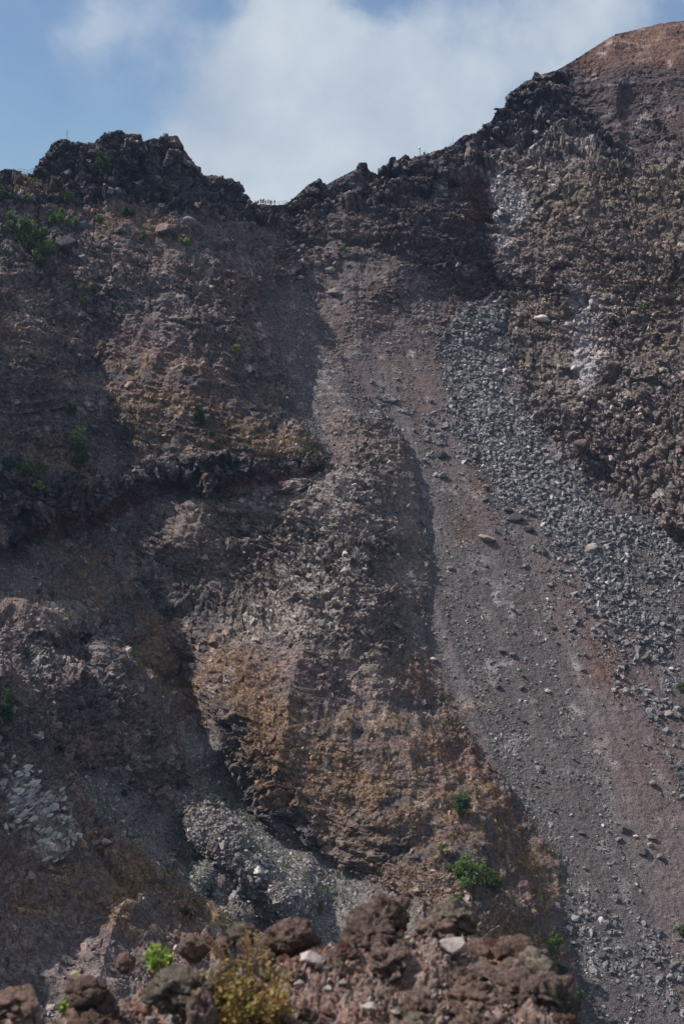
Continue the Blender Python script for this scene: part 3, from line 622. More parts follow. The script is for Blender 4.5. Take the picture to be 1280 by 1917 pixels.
# the countable boulders of the strip: the largest 254 as single things
nrm_f = Nn.reshape(-1, 3)
cnt = 0
def loose(n, weight, smin, smax, label, group, mts):
    ids = pick(weight, n*2); k = 0
    for id_ in ids:
        u, v = PU.ravel()[id_], PV.ravel()[id_]
        if any(abs(u-a)+abs(v-b) < c+8 for a, b, c in taken) or not (0 < u < 1280) or v > 1900: continue
        s = smin+(smax-smin)*random.random()**2.2
        o = put_rock(random.choice(mts), Vector(P_flat[id_]), Vector(nrm_f[id_]), s, (random.uniform(-.6, .6), random.uniform(-.6, .6), random.uniform(0, 6.28)), (1, random.uniform(.75, 1.1), random.uniform(.8, 1.1)), .3)
        tag(o, label, 'boulder', group); taken.append((u, v, s*FPX/P_flat[id_, 1])); k += 1
        if k >= n: return
loose(165, bd, .65, 1.35, 'blue-grey angular boulder lying in the rubble strip below the right wall', 'boulders of the rubble strip', proto)
loose(50, m['talus']*(1-m['boulders']), .4, .95, 'loose grey boulder scattered on the open talus slope', 'boulders scattered on the open talus', proto)
loose(30, bd2, .45, .9, 'grey boulder among the rubble patches beside the main strip', 'boulders of the side rubble patches', proto)

def slabs(n, weight, label, group, mts, s0, s1):
    k = 0
    for id_ in pick(weight, n*6):
        u, v = PU.ravel()[id_], PV.ravel()[id_]; s = random.uniform(s0, s1)
        if any(abs(u-a)+abs(v-b) < c*.35+1 for a, b, c in taken) or not (0 < u < 1280): continue
        nr = Vector(nb_[id_]); o = put_rock(random.choice(mts), Vector(P_flat[id_]), nr, s, (0, 0, 0), (random.uniform(1.1, 1.9), random.uniform(.6, .9), .5), .1)
        o.rotation_euler = (nr.to_track_quat('Z', 'Y') @ Vector((0, 0, 1)).rotation_difference(Vector((random.gauss(0, .3), random.gauss(0, .3), 1)))).to_euler()
        o.name = 'bleached_rock'; tag(o, label, 'rock slab', group); taken.append((u, v, s*FPX/P_flat[id_, 1]*.8)); k += 1
        if k >= n: return
MSLAB = poly_mask([[(-10, 1450), (40, 1450), (80, 1500), (128, 1605), (60, 1612), (-10, 1560)]], 26)
mat_slab = rock_mat('bleached_slab', None, (.42, .41, .40), (.22, .21, .20), scale=1.0, bump=.4, fine=1.6)
sl_p = [detail_rock('slab', 340+i, mat_slab, 9) for i in range(6)]
slabs(150, bil(MSLAB, Ug.ravel(), Vg.ravel()), 'bleached grey slab on the pale outcrop at the lower left edge', 'bleached slabs of the lower left outcrop', sl_p, .22, 1.15)

# ------------------------------------------------------------------ vegetation
def leaf_mat(name, c1, c2, c3=None):
    mt, nt, b = mat(name, .7); N = nt.nodes.new; L = nt.links.new
    g = N('ShaderNodeNewGeometry'); cr = N('ShaderNodeValToRGB'); L(g.outputs['Random Per Island'], cr.inputs['Fac'])
    cr.color_ramp.elements[0].color = (*c1, 1); cr.color_ramp.elements[1].color = (*c2, 1)
    if c3: e = cr.color_ramp.elements.new(.8); e.color = (*c3, 1); cr.color_ramp.elements[-1].color = (*c3, 1)
    oi = N('ShaderNodeObjectInfo'); mr = N('ShaderNodeMapRange'); L(oi.outputs['Random'], mr.inputs['Value']); mr.inputs['To Min'].default_value = .8; mr.inputs['To Max'].default_value = 1.2
    vm = N('ShaderNodeVectorMath'); vm.operation = 'SCALE'; L(cr.outputs[0], vm.inputs[0]); L(mr.outputs[0], vm.inputs['Scale']); L(vm.outputs[0], b.inputs['Base Color'])
    tr = N('ShaderNodeBsdfTranslucent'); L(vm.outputs[0], tr.inputs['Color']); ms = N('ShaderNodeMixShader'); ms.inputs['Fac'].default_value = .3
    out = nt.nodes['Material Output']; L(b.outputs[0], ms.inputs[1]); L(tr.outputs[0], ms.inputs[2]); L(ms.outputs[0], out.inputs['Surface'])
    return mt
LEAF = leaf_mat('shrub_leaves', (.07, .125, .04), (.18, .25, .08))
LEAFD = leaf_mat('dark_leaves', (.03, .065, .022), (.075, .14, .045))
LEAFY = leaf_mat('bright_leaves', (.16, .25, .05), (.32, .40, .09))
BARK, _, bb = mat('bark'); bb.inputs['Base Color'].default_value = (.09, .065, .05, 1)
def foliage_mesh(name, seed, nclump, nleaf, leaf, rad=(1, 1, .75), zc=.7, clump_r=.34):
    r = np.random.default_rng(seed)
    c = r.normal(size=(nclump, 3)); c /= np.linalg.norm(c, axis=1, keepdims=True); c *= r.uniform(.25, .85, (nclump, 1))
    c = c*np.array(rad)+np.array([0, 0, zc]); c[:, 2] = np.maximum(c[:, 2], .12)
    cr = r.uniform(.6, 1.15, nclump)*clump_r
    k = r.integers(0, nclump, nleaf); dv = r.normal(size=(nleaf, 3)); dv /= np.linalg.norm(dv, axis=1, keepdims=True)
    pos = c[k]+dv*(cr[k]*r.uniform(.35, 1, nleaf)**.6)[:, None]
    a = r.normal(size=(nleaf, 3)); a /= np.linalg.norm(a, axis=1, keepdims=True); b = np.cross(a, r.normal(size=(nleaf, 3))); b /= np.linalg.norm(b, axis=1, keepdims=True)
    L = leaf*r.uniform(.6, 1.3, (nleaf, 1)); V = np.stack([pos-a*L, pos+b*L*.5, pos+a*L, pos-b*L*.5], 1).reshape(-1, 3)
    return new_mesh(name, V, quads=np.arange(nleaf*4).reshape(-1, 4))
def tube(bm, pts, r0, r1, seg=6):
    rings = []
    for i, p_ in enumerate(pts):
        t = i/(len(pts)-1); r = r0+(r1-r0)*t; dirv = (pts[min(i+1, len(pts)-1)]-pts[max(i-1, 0)]).normalized()
        x = dirv.orthogonal().normalized(); y = dirv.cross(x)
        rings.append([bm.verts.new(p_+(x*math.cos(a)+y*math.sin(a))*r) for a in [2*math.pi*k/seg for k in range(seg)]])
    for a, b in zip(rings, rings[1:]):
        for k in range(seg): bm.faces.new((a[k], a[(k+1) % seg], b[(k+1) % seg], b[k]))
    bm.faces.new(rings[0][::-1]); bm.faces.new(rings[-1])
def stems_mesh(name, seed, n=5, h=.9, r=.03, spread=.5):
    rr = random.Random(seed); bm = bmesh.new()
    for i in range(n):
        a = rr.uniform(0, 6.28); s = rr.uniform(.2, 1)*spread
        pts = [Vector((0, 0, -.15)), Vector((math.cos(a)*s*.3, math.sin(a)*s*.3, h*.35)), Vector((math.cos(a)*s, math.sin(a)*s, h*rr.uniform(.7, 1)))]
        tube(bm, pts, r, r*.4)
    me = bpy.data.meshes.new(name); bm.to_mesh(me); bm.free(); return me
BUSHF = [foliage_mesh('foliage', 900+i, 17, 1700, .11, clump_r=.25) for i in range(5)]
TREEF = [foliage_mesh('crown', 950+i, 34, 3600, .065, (1.05, 1.05, .9), 1.0, .22) for i in range(3)]
CONEF = [foliage_mesh('crown', 970+i, 22, 2200, .06, (.42, .42, 1.2), 1.2, .26) for i in range(2)]
BSTEM = stems_mesh('stems', 5)
TSTEM = stems_mesh('trunk', 6, 4, 1.0, .035, .45)
# u, v(base), half width px, height/width, leaf kind, mesh kind, label
BUSHES = [
 (30, 447, 27, .9, 'l', 'b', 'leftmost light green bush under the dark overhang on the left slope'),
 (58, 465, 28, .9, 'l', 'b', 'broad green bush in the middle of the clump on the left slope'),
 (82, 472, 20, .8, 'l', 'b', 'green bush on the upper right side of the big clump on the left slope'),
 (80, 495, 24, .9, 'l', 'b', 'lowest green bush of the big clump on the left slope'),
 (108, 418, 17, 1.0, 'l', 'b', 'green bush at the top of the grassy shoulder beside the overhang'),
 (138, 428, 11, 1.1, 'l', 'b', 'small green bush beside the dark boulder on the shoulder'),
 (194, 325, 17, 1.1, 'd', 'b', 'dark green bush clinging to the face of the left crag'),
 (130, 380, 10, 1.0, 'd', 'b', 'round green bush at the lower left foot of the left crag'),
 (8, 372, 14, .8, 'd', 'b', 'dark bush at the left picture edge below the far railing'),
 (50, 375, 14, .6, 'l', 'b', 'low green bush on the terrace left of the crag'),
 (242, 402, 14, .5, 'd', 'b', 'flat dark bush at the crag foot above the dry grass'),
 (187, 418, 9, .9, 'l', 'b', 'small yellowish bush amid the dry grass of the shoulder'),
 (270, 448, 12, .7, 'l', 'b', 'low green bush on the dry grass slope right of the grey slanted boulder'),
 (329, 448, 8, 1.0, 'l', 'b', 'small bright bush below the reddish slab boulder'),
 (350, 457, 10, .7, 'y', 'b', 'yellow-green bush at the right brow of the shoulder'),
 (165, 545, 8, .8, 'y', 'b', 'small yellow-green bush in the left gully'),
 (153, 568, 9, .8, 'y', 'b', 'yellow-green bush lower in the left gully'),
 (642, 468, 6, 1.2, 'y', 'b', 'tiny bright bush on the dark layered wall below the railing'),
 (440, 662, 9, 1.0, 'y', 'b', 'small yellow-green bush on the right edge of the left buttress'),
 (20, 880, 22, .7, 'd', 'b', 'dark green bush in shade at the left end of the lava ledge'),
 (52, 888, 18, .8, 'l', 'b', 'lighter green bush catching sun above the lava ledge'),
 (80, 892, 16, .9, 'l', 'b', 'green bush right of the sunlit one above the lava ledge'),
 (72, 915, 14, .6, 'y', 'b', 'low yellow-green bush on the brow of the lava ledge'),
 (95, 928, 13, .6, 'y', 'b', 'low bright bush at the very lip of the lava ledge'),
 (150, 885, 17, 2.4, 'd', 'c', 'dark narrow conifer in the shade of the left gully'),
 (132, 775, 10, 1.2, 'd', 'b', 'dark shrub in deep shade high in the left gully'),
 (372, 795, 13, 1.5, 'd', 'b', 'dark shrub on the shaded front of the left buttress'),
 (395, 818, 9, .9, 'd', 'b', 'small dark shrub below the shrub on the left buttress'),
 (15, 1360, 14, 2.6, 'd', 'c', 'dark slim conifer at the left edge above the pale rock slabs'),
 (133, 1158, 6, 1.4, 'y', 'b', 'tiny green bush behind the pinnacle ridge'),
 (885, 1672, 42, .95, 'l', 't', 'spreading bright green tree on the brown spur'),
 (925, 1668, 17, 1.1, 'd', 't', 'small darker tree touching the right side of the spreading green tree'),
 (864, 1528, 17, 1.45, 'd', 'c', 'dusty green conical tree on the bare brown spur'),
 (826, 1600, 8, 1.5, 'l', 'b', 'thin green bush uphill left of the spreading tree'),
 (838, 1628, 9, .9, 'l', 'b', 'small green bush touching the left foot of the spreading tree'),
 (858, 1698, 13, 1.3, 'l', 'b', 'green bush directly below the spreading tree'),
 (1037, 1782, 17, 1.2, 'l', 'b', 'green bush at the spur edge above the foreground rocks'),
 (1052, 1835, 15, 1.1, 'd', 'b', 'olive bush between the spur and the grey scree low in the picture'),
 (1072, 1890, 20, 1.1, 'd', 'b', 'lowest olive bush along the scree edge at the picture bottom'),
 (596, 1704, 12, .9, 'l', 'b', 'bright green bush on the scree gully above the foreground rocks'),
 (1273, 1292, 11, .8, 'l', 'b', 'vivid green bush at the right picture edge in mid talus'),
 (1276, 1750, 12, .9, 'l', 'b', 'green bush at the right picture edge on the lower talus'),
 (448, 1590, 7, .8, 'd', 'b', 'small dark bush in the scree gully left of the brown spur'),
 (420, 1500, 6, .8, 'd', 'b', 'tiny dark bush at the head of the left scree gully'),
 (232, 1490, 8, 1.0, 'd', 'b', 'small dark bush on the dark gully scree in the lower left'),
 (1165, 320, 8, .8, 'd', 'b', 'small green bush on the brow of the right wall'),
 (1205, 580, 7, .9, 'l', 'b', 'small green bush high on the right wall'),
 (980, 425, 5, .9, 'd', 'b', 'tiny green bush beside the white streak of the right wall'),
]
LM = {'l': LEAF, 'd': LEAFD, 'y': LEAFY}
def foliage_variant(me, key, cache={}):
    k = (me.name, key)
    if k not in cache: c = me.copy(); c.materials.append(LM[key]); cache[k] = c
    return cache[k]
BSTEM.materials.append(BARK); TSTEM.materials.append(BARK)
for i, (u, v, hw, hr, lk, mk, lab) in enumerate(BUSHES):
    pos, nr = at(u, v); s = hw*1.15*pos.y/FPX
    e = empty({'b': 'bush', 't': 'tree', 'c': 'conifer'}[mk], pos, random.uniform(0, 6.28))
    tag(e, lab, 'bush' if mk == 'b' else 'tree')
    if mk == 'b': a, c, zs = BUSHF[i % 5], BSTEM, hr*1.3
    elif mk == 't': a, c, zs = TREEF[i % 3], TSTEM, hr
    else: a, c, zs = CONEF[i % 2], TSTEM, hr*.8; 
    k = 2.2 if mk == 'c' else 1.0
    cr_ = link('foliage' if mk == 'b' else 'crown', foliage_variant(a, lk), None, e); cr_.scale = (s*k, s*k, s*zs)
    st_ = link('stem' if mk == 'b' else 'trunk', c, None, e); st_.scale = (s, s, s*zs*(1.6 if mk == 'c' else 1))
# ground cover tufts
def tufts(name, ids, size, mt, label, cat, per=5):
    n = len(ids); nn = n*per
    loc = np.repeat(P_flat[ids], per, 0)+rng.normal(size=(nn, 3))*np.repeat(size, per)[:, None]*.45
    up = np.array([0, 0, 1.])+rng.normal(size=(nn, 3))*.55; s = np.repeat(size, per)[:, None]
    side = np.cross(up, rng.normal(size=(nn, 3))); side /= np.linalg.norm(side, axis=1, keepdims=True)
    V = np.stack([loc-side*s*.28, loc+side*s*.28, loc+up*s*rng.uniform(.5, 1.2, (nn, 1))], 1).reshape(-1, 3)
    return tag(link(name, new_mesh(name, V, tris=np.arange(nn*3).reshape(-1, 3)), mt), label, cat, kind='stuff')
DRY = leaf_mat('dry_grass', (.13, .08, .04), (.26, .17, .085)); DRYG = leaf_mat('low_plants', (.07, .09, .03), (.15, .17, .05))
RUST = leaf_mat('rusty_plants', (.22, .09, .035), (.36, .17, .07))
n = 16000; ids = pick(gk*(.3+m['grass'])*(1-tal), n); tufts('dry_grass', ids, rng.uniform(.12, .34, n), DRY, 'dry orange-brown grass over the ledges and the brown spur', 'grass')
n = 3200; ids = pick(np.clip(m['grass']+.7*m['grass2']+.12*m['couloir'], 0, 1)*np.clip(n_a*2+.5*n_b, 0, 1)+.02*m['talus']*np.clip(n_b*2, 0, 1), n); tufts('low_plants', ids, rng.uniform(.15, .45, n), DRYG, 'low olive green plants dotted over the brown spur and scree', 'plants', 9)
n = 700; ids = pick(m['couloir']*(Vg.ravel() > 1350)*np.clip(n_b*2+.2, 0, 1)+.10*m['grass']*(Vg.ravel() > 1600)*(Ug.ravel() > 500), n); tufts('green_plants', ids, rng.uniform(.2, .55, n), LEAF, 'small bright green plants on the gully scree', 'plants', 12)
n = 2600; ids = pick(m['rust']*1.0+.05*m['redsoil']*np.clip(n_b*2, 0, 1), n); tufts('rusty_plants', ids, rng.uniform(.1, .3, n), RUST, 'rust coloured dry plants in patches on the talus', 'plants', 7)
#@@PART2
# ------------------------------------------------------------------ people, railings and masts on the rim
def skin(name, pts, edges, rad, mt, parent=None, sub=1):
    me = bpy.data.meshes.new(name); me.from_pydata([Vector(p_) for p_ in pts], edges, [])
    o = bpy.data.objects.new(name, me); SC.collection.objects.link(o)
    sm = o.modifiers.new('s', 'SKIN'); sv_ = me.skin_vertices[0].data
    for i, r in enumerate(rad): sv_[i].radius = (r, r) if not isinstance(r, tuple) else r
    sv_[0].use_root = True
    ss = o.modifiers.new('u', 'SUBSURF'); ss.levels = sub; ss.render_levels = sub
    dg = bpy.context.evaluated_depsgraph_get(); nm = bpy.data.meshes.new_from_object(o.evaluated_get(dg)); nm.name = name
    bpy.data.objects.remove(o); nm.polygons.foreach_set('use_smooth', np.ones(len(nm.polygons), bool))
    nm.materials.clear(); nm.materials.append(mt); return nm
def plain(name, c, rough=.8, metal=0):
    m_, nt, b = mat(name, rough); N = nt.nodes.new; L = nt.links.new
    n = N('ShaderNodeTexNoise'); n.inputs['Scale'].default_value = 8; cr = N('ShaderNodeValToRGB'); L(n.outputs['Fac'], cr.inputs['Fac'])
    cr.color_ramp.elements[0].color = (*[x*.8 for x in c], 1); cr.color_ramp.elements[1].color = (*[min(1, x*1.15) for x in c], 1)
    L(cr.outputs[0], b.inputs['Base Color']); b.inputs['Metallic'].default_value = metal; return m_
SKIN_M = plain('skin', (.42, .26, .19)); HAIR = plain('hair', (.05, .035, .03)); SHOE = plain('shoe', (.1, .1, .1))
def person(u, shirt, shorts, arms, label, h=1.72, rz=0, bend=0, bag=None):
    col_ = int(np.argmin(np.abs(us-u))); b = Vector(P[0, col_]); b = b+Vector((0, .9, -.05))
    e = empty('person', b, rz); tag(e, label, 'person', 'people standing at the rim railing'); k = h/1.72
    hip = .92*k; sh_ = 1.42*k; fwd = bend
    J = [(0, 0, hip), (0, -fwd*.5, 1.18*k), (0, -fwd, sh_-abs(fwd)*.2), (0, -fwd*1.1, 1.52*k-abs(fwd)*.25), (0, -fwd*1.25, 1.62*k-abs(fwd)*.3), (0, -fwd*1.3, 1.70*k-abs(fwd)*.35)]
    E = [(0, 1), (1, 2), (2, 3), (3, 4), (4, 5)]; R = [.13, .12, .13, .055, .095, .07]
    def add(p_, a, r): J.append(p_); E.append((a, len(J)-1)); R.append(r); return len(J)-1
    for s in (-1, 1):
        a = add((s*.10, 0, .86*k), 0, .09); a = add((s*.12, .01, .48*k), a, .062); a = add((s*.13, .03, .09*k), a, .042); add((s*.14, -.10, .05), a, .035)
        a = add((s*.19, -fwd, (sh_-.03)-abs(fwd)*.2), 2, .055)
        if arms == 'up': a = add((s*.27, -fwd-.1, 1.66*k), a, .042); a = add((s*.17, -fwd-.15, 1.93*k), a, .032)
        elif arms == 'rail': a = add((s*.26, -fwd-.1, 1.16*k), a, .042); a = add((s*.22, -fwd-.36, 1.08*k), a, .032)
        else: a = add((s*.25, -fwd*.6+.03, 1.13*k), a, .042); a = add((s*.27, -fwd*.5-.06, .88*k), a, .032)
        add((J[a][0], J[a][1]-.03, J[a][2]+(.09 if arms == 'up' else -.08)), a, .03)
    link('body', skin('body', J, E, R, SKIN_M), None, e)
    sm = plain('cloth', shirt); hm = plain('cloth', shorts)
    T_ = [J[0], J[1], J[2]]; TE = [(0, 1), (1, 2)]; TR = [.15, .145, .155]
    ai = [i for i in range(len(J)) if (2, i) in E and i > 5]
    for i in ai:
        nx = [b_ for a_, b_ in E if a_ == i][0]; mid = tuple((J[i][q_]*.4+J[nx][q_]*.6) for q_ in range(3))
        T_ += [J[i], mid]; TE += [(2, len(T_)-2), (len(T_)-2, len(T_)-1)]; TR += [.07, .058]
    link('shirt', skin('shirt', T_, TE, TR, sm), None, e)
    link('shorts', skin('shorts', [(0, 0, hip+.06), (-.1, 0, .84*k), (-.12, .0, .55*k), (.1, 0, .84*k), (.12, .0, .55*k)], [(0, 1), (1, 2), (0, 3), (3, 4)], [.15, .11, .095, .11, .095], hm), None, e)
    link('hair', skin('hair', [(0, -fwd*1.25+.03, 1.64*k-abs(fwd)*.3), (0, -fwd*1.3+.02, 1.73*k-abs(fwd)*.35)], [(0, 1)], [.10, .08], HAIR), None, e)
    if bag: link('backpack', skin('backpack', [(0, .2-fwd*.6, 1.1*k), (0, .22-fwd, 1.38*k)], [(0, 1)], [.15, .13], plain('cloth', bag)), None, e)
    return e
person(476.3, (.55, .47, .28), (.02, .02, .025), 'rail', 'leftmost person at the railing, in a yellowish top and black shorts', 1.85)
person(480.0, (.03, .03, .05), (.05, .05, .07), 'down', 'short person in dark clothes just right of the yellowish top', 1.45)
person(483.8, (.35, .22, .22), (.10, .07, .08), 'rail', 'person in a dusty pink top at the railing', 1.68)
person(488.0, (.03, .03, .06), (.38, .26, .22), 'down', 'person in a black top and light shorts at the railing', 1.8, bag=(.03, .03, .04))
person(491.0, (.03, .04, .10), (.05, .06, .10), 'rail', 'person in a navy top left of the blue shirt', 1.62, .4)
person(493.2, (.07, .14, .42), (.30, .38, .42), 'rail', 'person in a bright blue shirt at the middle of the railing', 1.75, -.2)
person(495.8, (.42, .36, .42), (.14, .14, .18), 'rail', 'person in a pale lilac top right of the blue shirt', 1.6)
person(500.8, (.33, .09, .12), (.28, .22, .22), 'up', 'person in dark red raising both arms overhead', 1.78)
person(505.2, (.24, .26, .40), (.10, .10, .14), 'rail', 'slim person in grey-blue right of the raised arms', 1.6)
person(508.0, (.36, .13, .10), (.16, .10, .08), 'down', 'person in a reddish brown top near the right of the group', 1.7)
person(512.4, (.30, .10, .09), (.05, .05, .06), 'rail', 'rightmost person leaning over the railing with a dark backpack', 1.62, .3, .28, (.02, .02, .03))

METAL = plain('weathered_wood', (.16, .13, .11)); STEEL = plain('galvanised_steel', (.45, .47, .50), .5, .4); WHITE = plain('white_paint', (.75, .76, .78), .5); BLUEG = plain('blue_grey_paint', (.16, .25, .36), .5)
def bm_obj(name, fn, mt, parent=None, loc=None):
    bm = bmesh.new(); fn(bm); me = bpy.data.meshes.new(name); bm.to_mesh(me); bm.free(); return link(name, me, mt, parent, loc)
def railing(name, uu, h, label, gap, dy=.35, rail_r=.035):
    pts = []
    for u in uu:
        c = int(np.argmin(np.abs(us-u))); pts.append(Vector(P[0, c])+Vector((0, dy, -.1)))
    e = empty(name, pts[0]); tag(e, label, 'railing')
    L0 = pts[0]
    for a in pts:
        bm_obj('post', lambda bm: tube(bm, [a-L0+Vector((0, 0, -.3)), a-L0+Vector((0, 0, h))], .05, .045), METAL, e)
    for z in (h-.05, h*.52):
        bm_obj('rail', lambda bm: tube(bm, [a-L0+Vector((0, -.03, z)) for a in pts], rail_r, rail_r), METAL, e)
railing('railing', [468, 475, 482, 490, 498, 506, 514, 522, 530, 536], 1.15, 'thin wooden railing across the rim notch in front of the people', 1, -.05)
railing('railing', [36, 44, 52, 58, 64], 1.6, 'short railing at the far left between the low rim and the crag', 1)
def mast(u, h, label, build, cat, name):
    c = int(np.argmin(np.abs(us-u))); e = empty(name, Vector(P[0, c])+Vector((0, .3, -.2))); tag(e, label, cat); build(e, h); return e
def b_vane(e, h):
    bm_obj('pole', lambda bm: tube(bm, [Vector((0, 0, -.4)), Vector((0, 0, h))], .07, .05), METAL, e)
    bm_obj('sensor_arm', lambda bm: (tube(bm, [Vector((-.5, 0, h*.55)), Vector((.1, 0, h*.62)), Vector((.5, 0, h*1.05))], .05, .04)), METAL, e)
    bm_obj('sensor_head', lambda bm: bmesh.ops.create_icosphere(bm, subdivisions=2, radius=.16, matrix=Matrix.Translation((0, 0, h+.1))), STEEL, e)
mast(125, 2.4, 'thin instrument mast on the left end of the crag top', b_vane, 'mast', 'mast')
def b_cam(e, h):
    bm_obj('pole', lambda bm: tube(bm, [Vector((0, 0, -.4)), Vector((0, 0, h))], .13, .10), STEEL, e)
    bm_obj('brace', lambda bm: tube(bm, [Vector((.7, 0, -.2)), Vector((0, 0, h*.3))], .06, .06), STEEL, e)
    def hd(bm):
        bmesh.ops.create_uvsphere(bm, u_segments=12, v_segments=8, radius=.38, matrix=Matrix.Translation((-.22, 0, h+.25)) @ Matrix.Diagonal((1.1, 1, .9, 1)))
        bmesh.ops.create_cone(bm, segments=12, radius1=.3, radius2=.12, depth=.5, cap_ends=True, matrix=Matrix.Translation((-.1, 0, h-.05)))
    bm_obj('dome', hd, WHITE, e)
mast(785.5, 2.3, 'post with a white dome on the rim right of the notch', b_cam, 'mast', 'mast')
def b_box(e, h):
    def bx(bm):
        bmesh.ops.create_cube(bm, size=1, matrix=Matrix.Translation((0, 0, .6)) @ Matrix.Diagonal((.55, .45, 1.1, 1))); bmesh.ops.bevel(bm, geom=list(bm.edges), offset=.04, segments=1, affect='EDGES')
    bm_obj('cabinet', bx, METAL, e)
    bm_obj('pole', lambda bm: tube(bm, [Vector((.45, 0, -.3)), Vector((.45, 0, h))], .06, .05), STEEL, e)
mast(792.5, 2.0, 'small dark cabinet with a short pole right of the white dome post', b_box, 'cabinet', 'instrument_cabinet')
def b_pole(e, h):
    bm_obj('pole', lambda bm: tube(bm, [Vector((0, 0, -.4)), Vector((0, 0, h))], .06, .035), STEEL, e)
    bm_obj('clamp', lambda bm: bmesh.ops.create_cone(bm, segments=8, radius1=.1, radius2=.1, depth=.25, cap_ends=True, matrix=Matrix.Translation((0, 0, h*.35))), STEEL, e)
mast(848.5, 2.9, 'tall thin aerial standing alone on the right rim slope', b_pole, 'aerial', 'aerial')
def b_panel(e, h):
    def pn(bm):
        bmesh.ops.create_cube(bm, size=1, matrix=Matrix.Translation((0, 0, .75)) @ Matrix.Rotation(.5, 4, 'Y') @ Matrix.Diagonal((.15, .9, 1.3, 1)))
    bm_obj('panel', pn, BLUEG, e)
    bm_obj('frame', lambda bm: (tube(bm, [Vector((.3, 0, -.3)), Vector((.3, 0, .9))], .05, .05), tube(bm, [Vector((-.4, 0, -.3)), Vector((-.1, 0, .5))], .05, .05)), STEEL, e)
mast(842, 1.3, 'tilted blue-grey panel beside the tall thin aerial', b_panel, 'solar panel', 'solar_unit')
# bleached sticks
WOODP = plain('bleached_wood', (.62, .56, .50))
def stick(u0, v0, u1, v1, label, r=.09):
    a, n0 = at(u0, v0); b, n1 = at(u1, v1); b = P3(u1, v1, a.y-.3*(v1 > v0)); a = P3(u0, v0, a.y-.4); b = b+Vector((0, -.3, 0))
    mid = (a+b)/2+Vector((0, 0, .05)); bm_o = bm_obj('dead_branch', lambda bm: tube(bm, [a-a, mid-a, b-a], r, r*.6), WOODP, None, a); tag(bm_o, label, 'branch')
stick(163, 594, 174, 601, 'white dead branch lying in the left gully')
stick(609, 619, 612, 627, 'short white stick near the top of the talus', .12)
stick(615, 633, 625, 638, 'pale stick lying just below the short white one on the talus')

# ------------------------------------------------------------------ the near lip of the rim, at the photographer's feet
def plane_at(u, v, z=-1.62):
    a, b = ray(u, v); y = z/float(b); return float(a)*y, y
LIP = [(-500, 1905), (-60, 1890), (0, 1884), (60, 1895), (100, 1905), (150, 1880), (200, 1840), (240, 1822), (300, 1820), (350, 1800), (420, 1775), (480, 1772), (520, 1762), (600, 1762), (680, 1752), (760, 1742), (830, 1748), (900, 1762), (960, 1778), (1000, 1800), (1030, 1835), (1050, 1880), (1062, 1950), (1075, 2100), (1100, 2500)]
lx, ly = zip(*[plane_at(u, v) for u, v in LIP])
lx = list(lx); ly = list(ly)
XR = [plane_at(u, v)[0] for u, v in LIP[-7:]]
gx = np.arange(-2.2, .75, .0045); gy = np.arange(1.15, 4.6, .0055)
GX, GY = np.meshgrid(gx, gy); g = np.stack([GX.ravel(), GY.ravel(), np.zeros(GX.size)], 1)
# signed distance to the drop-off line
ed = np.full(len(g), 1e9); inside = np.zeros(len(g), bool)
PL = [(-3.0, ly[0])]+list(zip(lx, ly))+[(lx[-1], .5), (-3.0, .5)]
for k in range(len(PL)):
    (x0, y0), (x1, y1) = PL[k], PL[(k+1) % len(PL)]
    L2 = (x1-x0)**2+(y1-y0)**2; t = np.clip(((g[:, 0]-x0)*(x1-x0)+(g[:, 1]-y0)*(y1-y0))/L2, 0, 1)
    ed = np.minimum(ed, np.hypot(g[:, 0]-x0-t*(x1-x0), g[:, 1]-y0-t*(y1-y0)))
    if y0 != y1: inside ^= ((y0 > g[:, 1]) != (y1 > g[:, 1])) & (g[:, 0] < (x1-x0)*(g[:, 1]-y0)/(y1-y0)+x0)
ed = np.where(inside, -ed, ed)+.05*fbm(g, 6, 3, 400)
hh = .045*fbm(g, 2.2, 3, 401)+.030*np.maximum(fbm(g, 7, 4, 402, ridged=True), -.3)
wq = g+.02*np.stack([fbm(g, 14, 2, 411), fbm(g, 14, 2, 412), 0*g[:, 0]], 1)
bb1, bc1, be1 = blocks(wq, 1/.13, 420, 1.0); bb2, bc2, be2 = blocks(wq, 1/.04, 430, .8); bb3, bc3, be3 = blocks(wq, 1/.016, 440, .7)
crust = np.clip(fbm(g, 2.6, 3, 405)*2.2+.35, 0, 1)
crest = np.exp(-((ed+.16)/.16)**2)*np.exp(-((g[:, 0]-.10)/.30)**2)
hh += crust*.028*np.clip(be1*5, 0, 1)**.6*(.35+bc1)+.02*bb1*crust+.05*crest+.010*np.clip(be2*4, 0, 1)**.7*(.4+bc2)+.010*np.clip(be3*3, 0, 1)*(.3+bc3)+.012*fbm(g, 40, 4, 406)
hh -= .03*np.exp(-(be1*5)**2)*crust
hh += .05*np.exp(-((ed+.12)/.10)**2)*(.3+crust)
zz = -1.66+hh-np.maximum(ed, 0)*(2.2+1.2*fbm(g, 3, 2, 407))-.25*np.maximum(ed, 0)**.5*(ed > 0)
g2 = np.stack([g[:, 0]+.25*np.maximum(ed, 0)*fbm(g, 5, 2, 408), g[:, 1], zz], 1)
redk = np.clip(.4+1.6*fbm(g, 2.2, 3, 409), 0, 1)[:, None]*(1-.7*crust[:, None])
lc = C(.200, .150, .130)*(1+.25*fbm(g, 9, 3, 410)[:, None])*(1-redk)+C(.195, .108, .092)*redk
lc = lc*(.85+.4*bc2[:, None]); lc = mix(lc, np.clip((bc3-.8)*5, 0, 1)*.5, C(.32, .29, .27)); lc = mix(lc, np.clip(fbm(g, 12, 2, 415)*3-1.2, 0, 1)*crust*.5, C(.30, .29, .24))
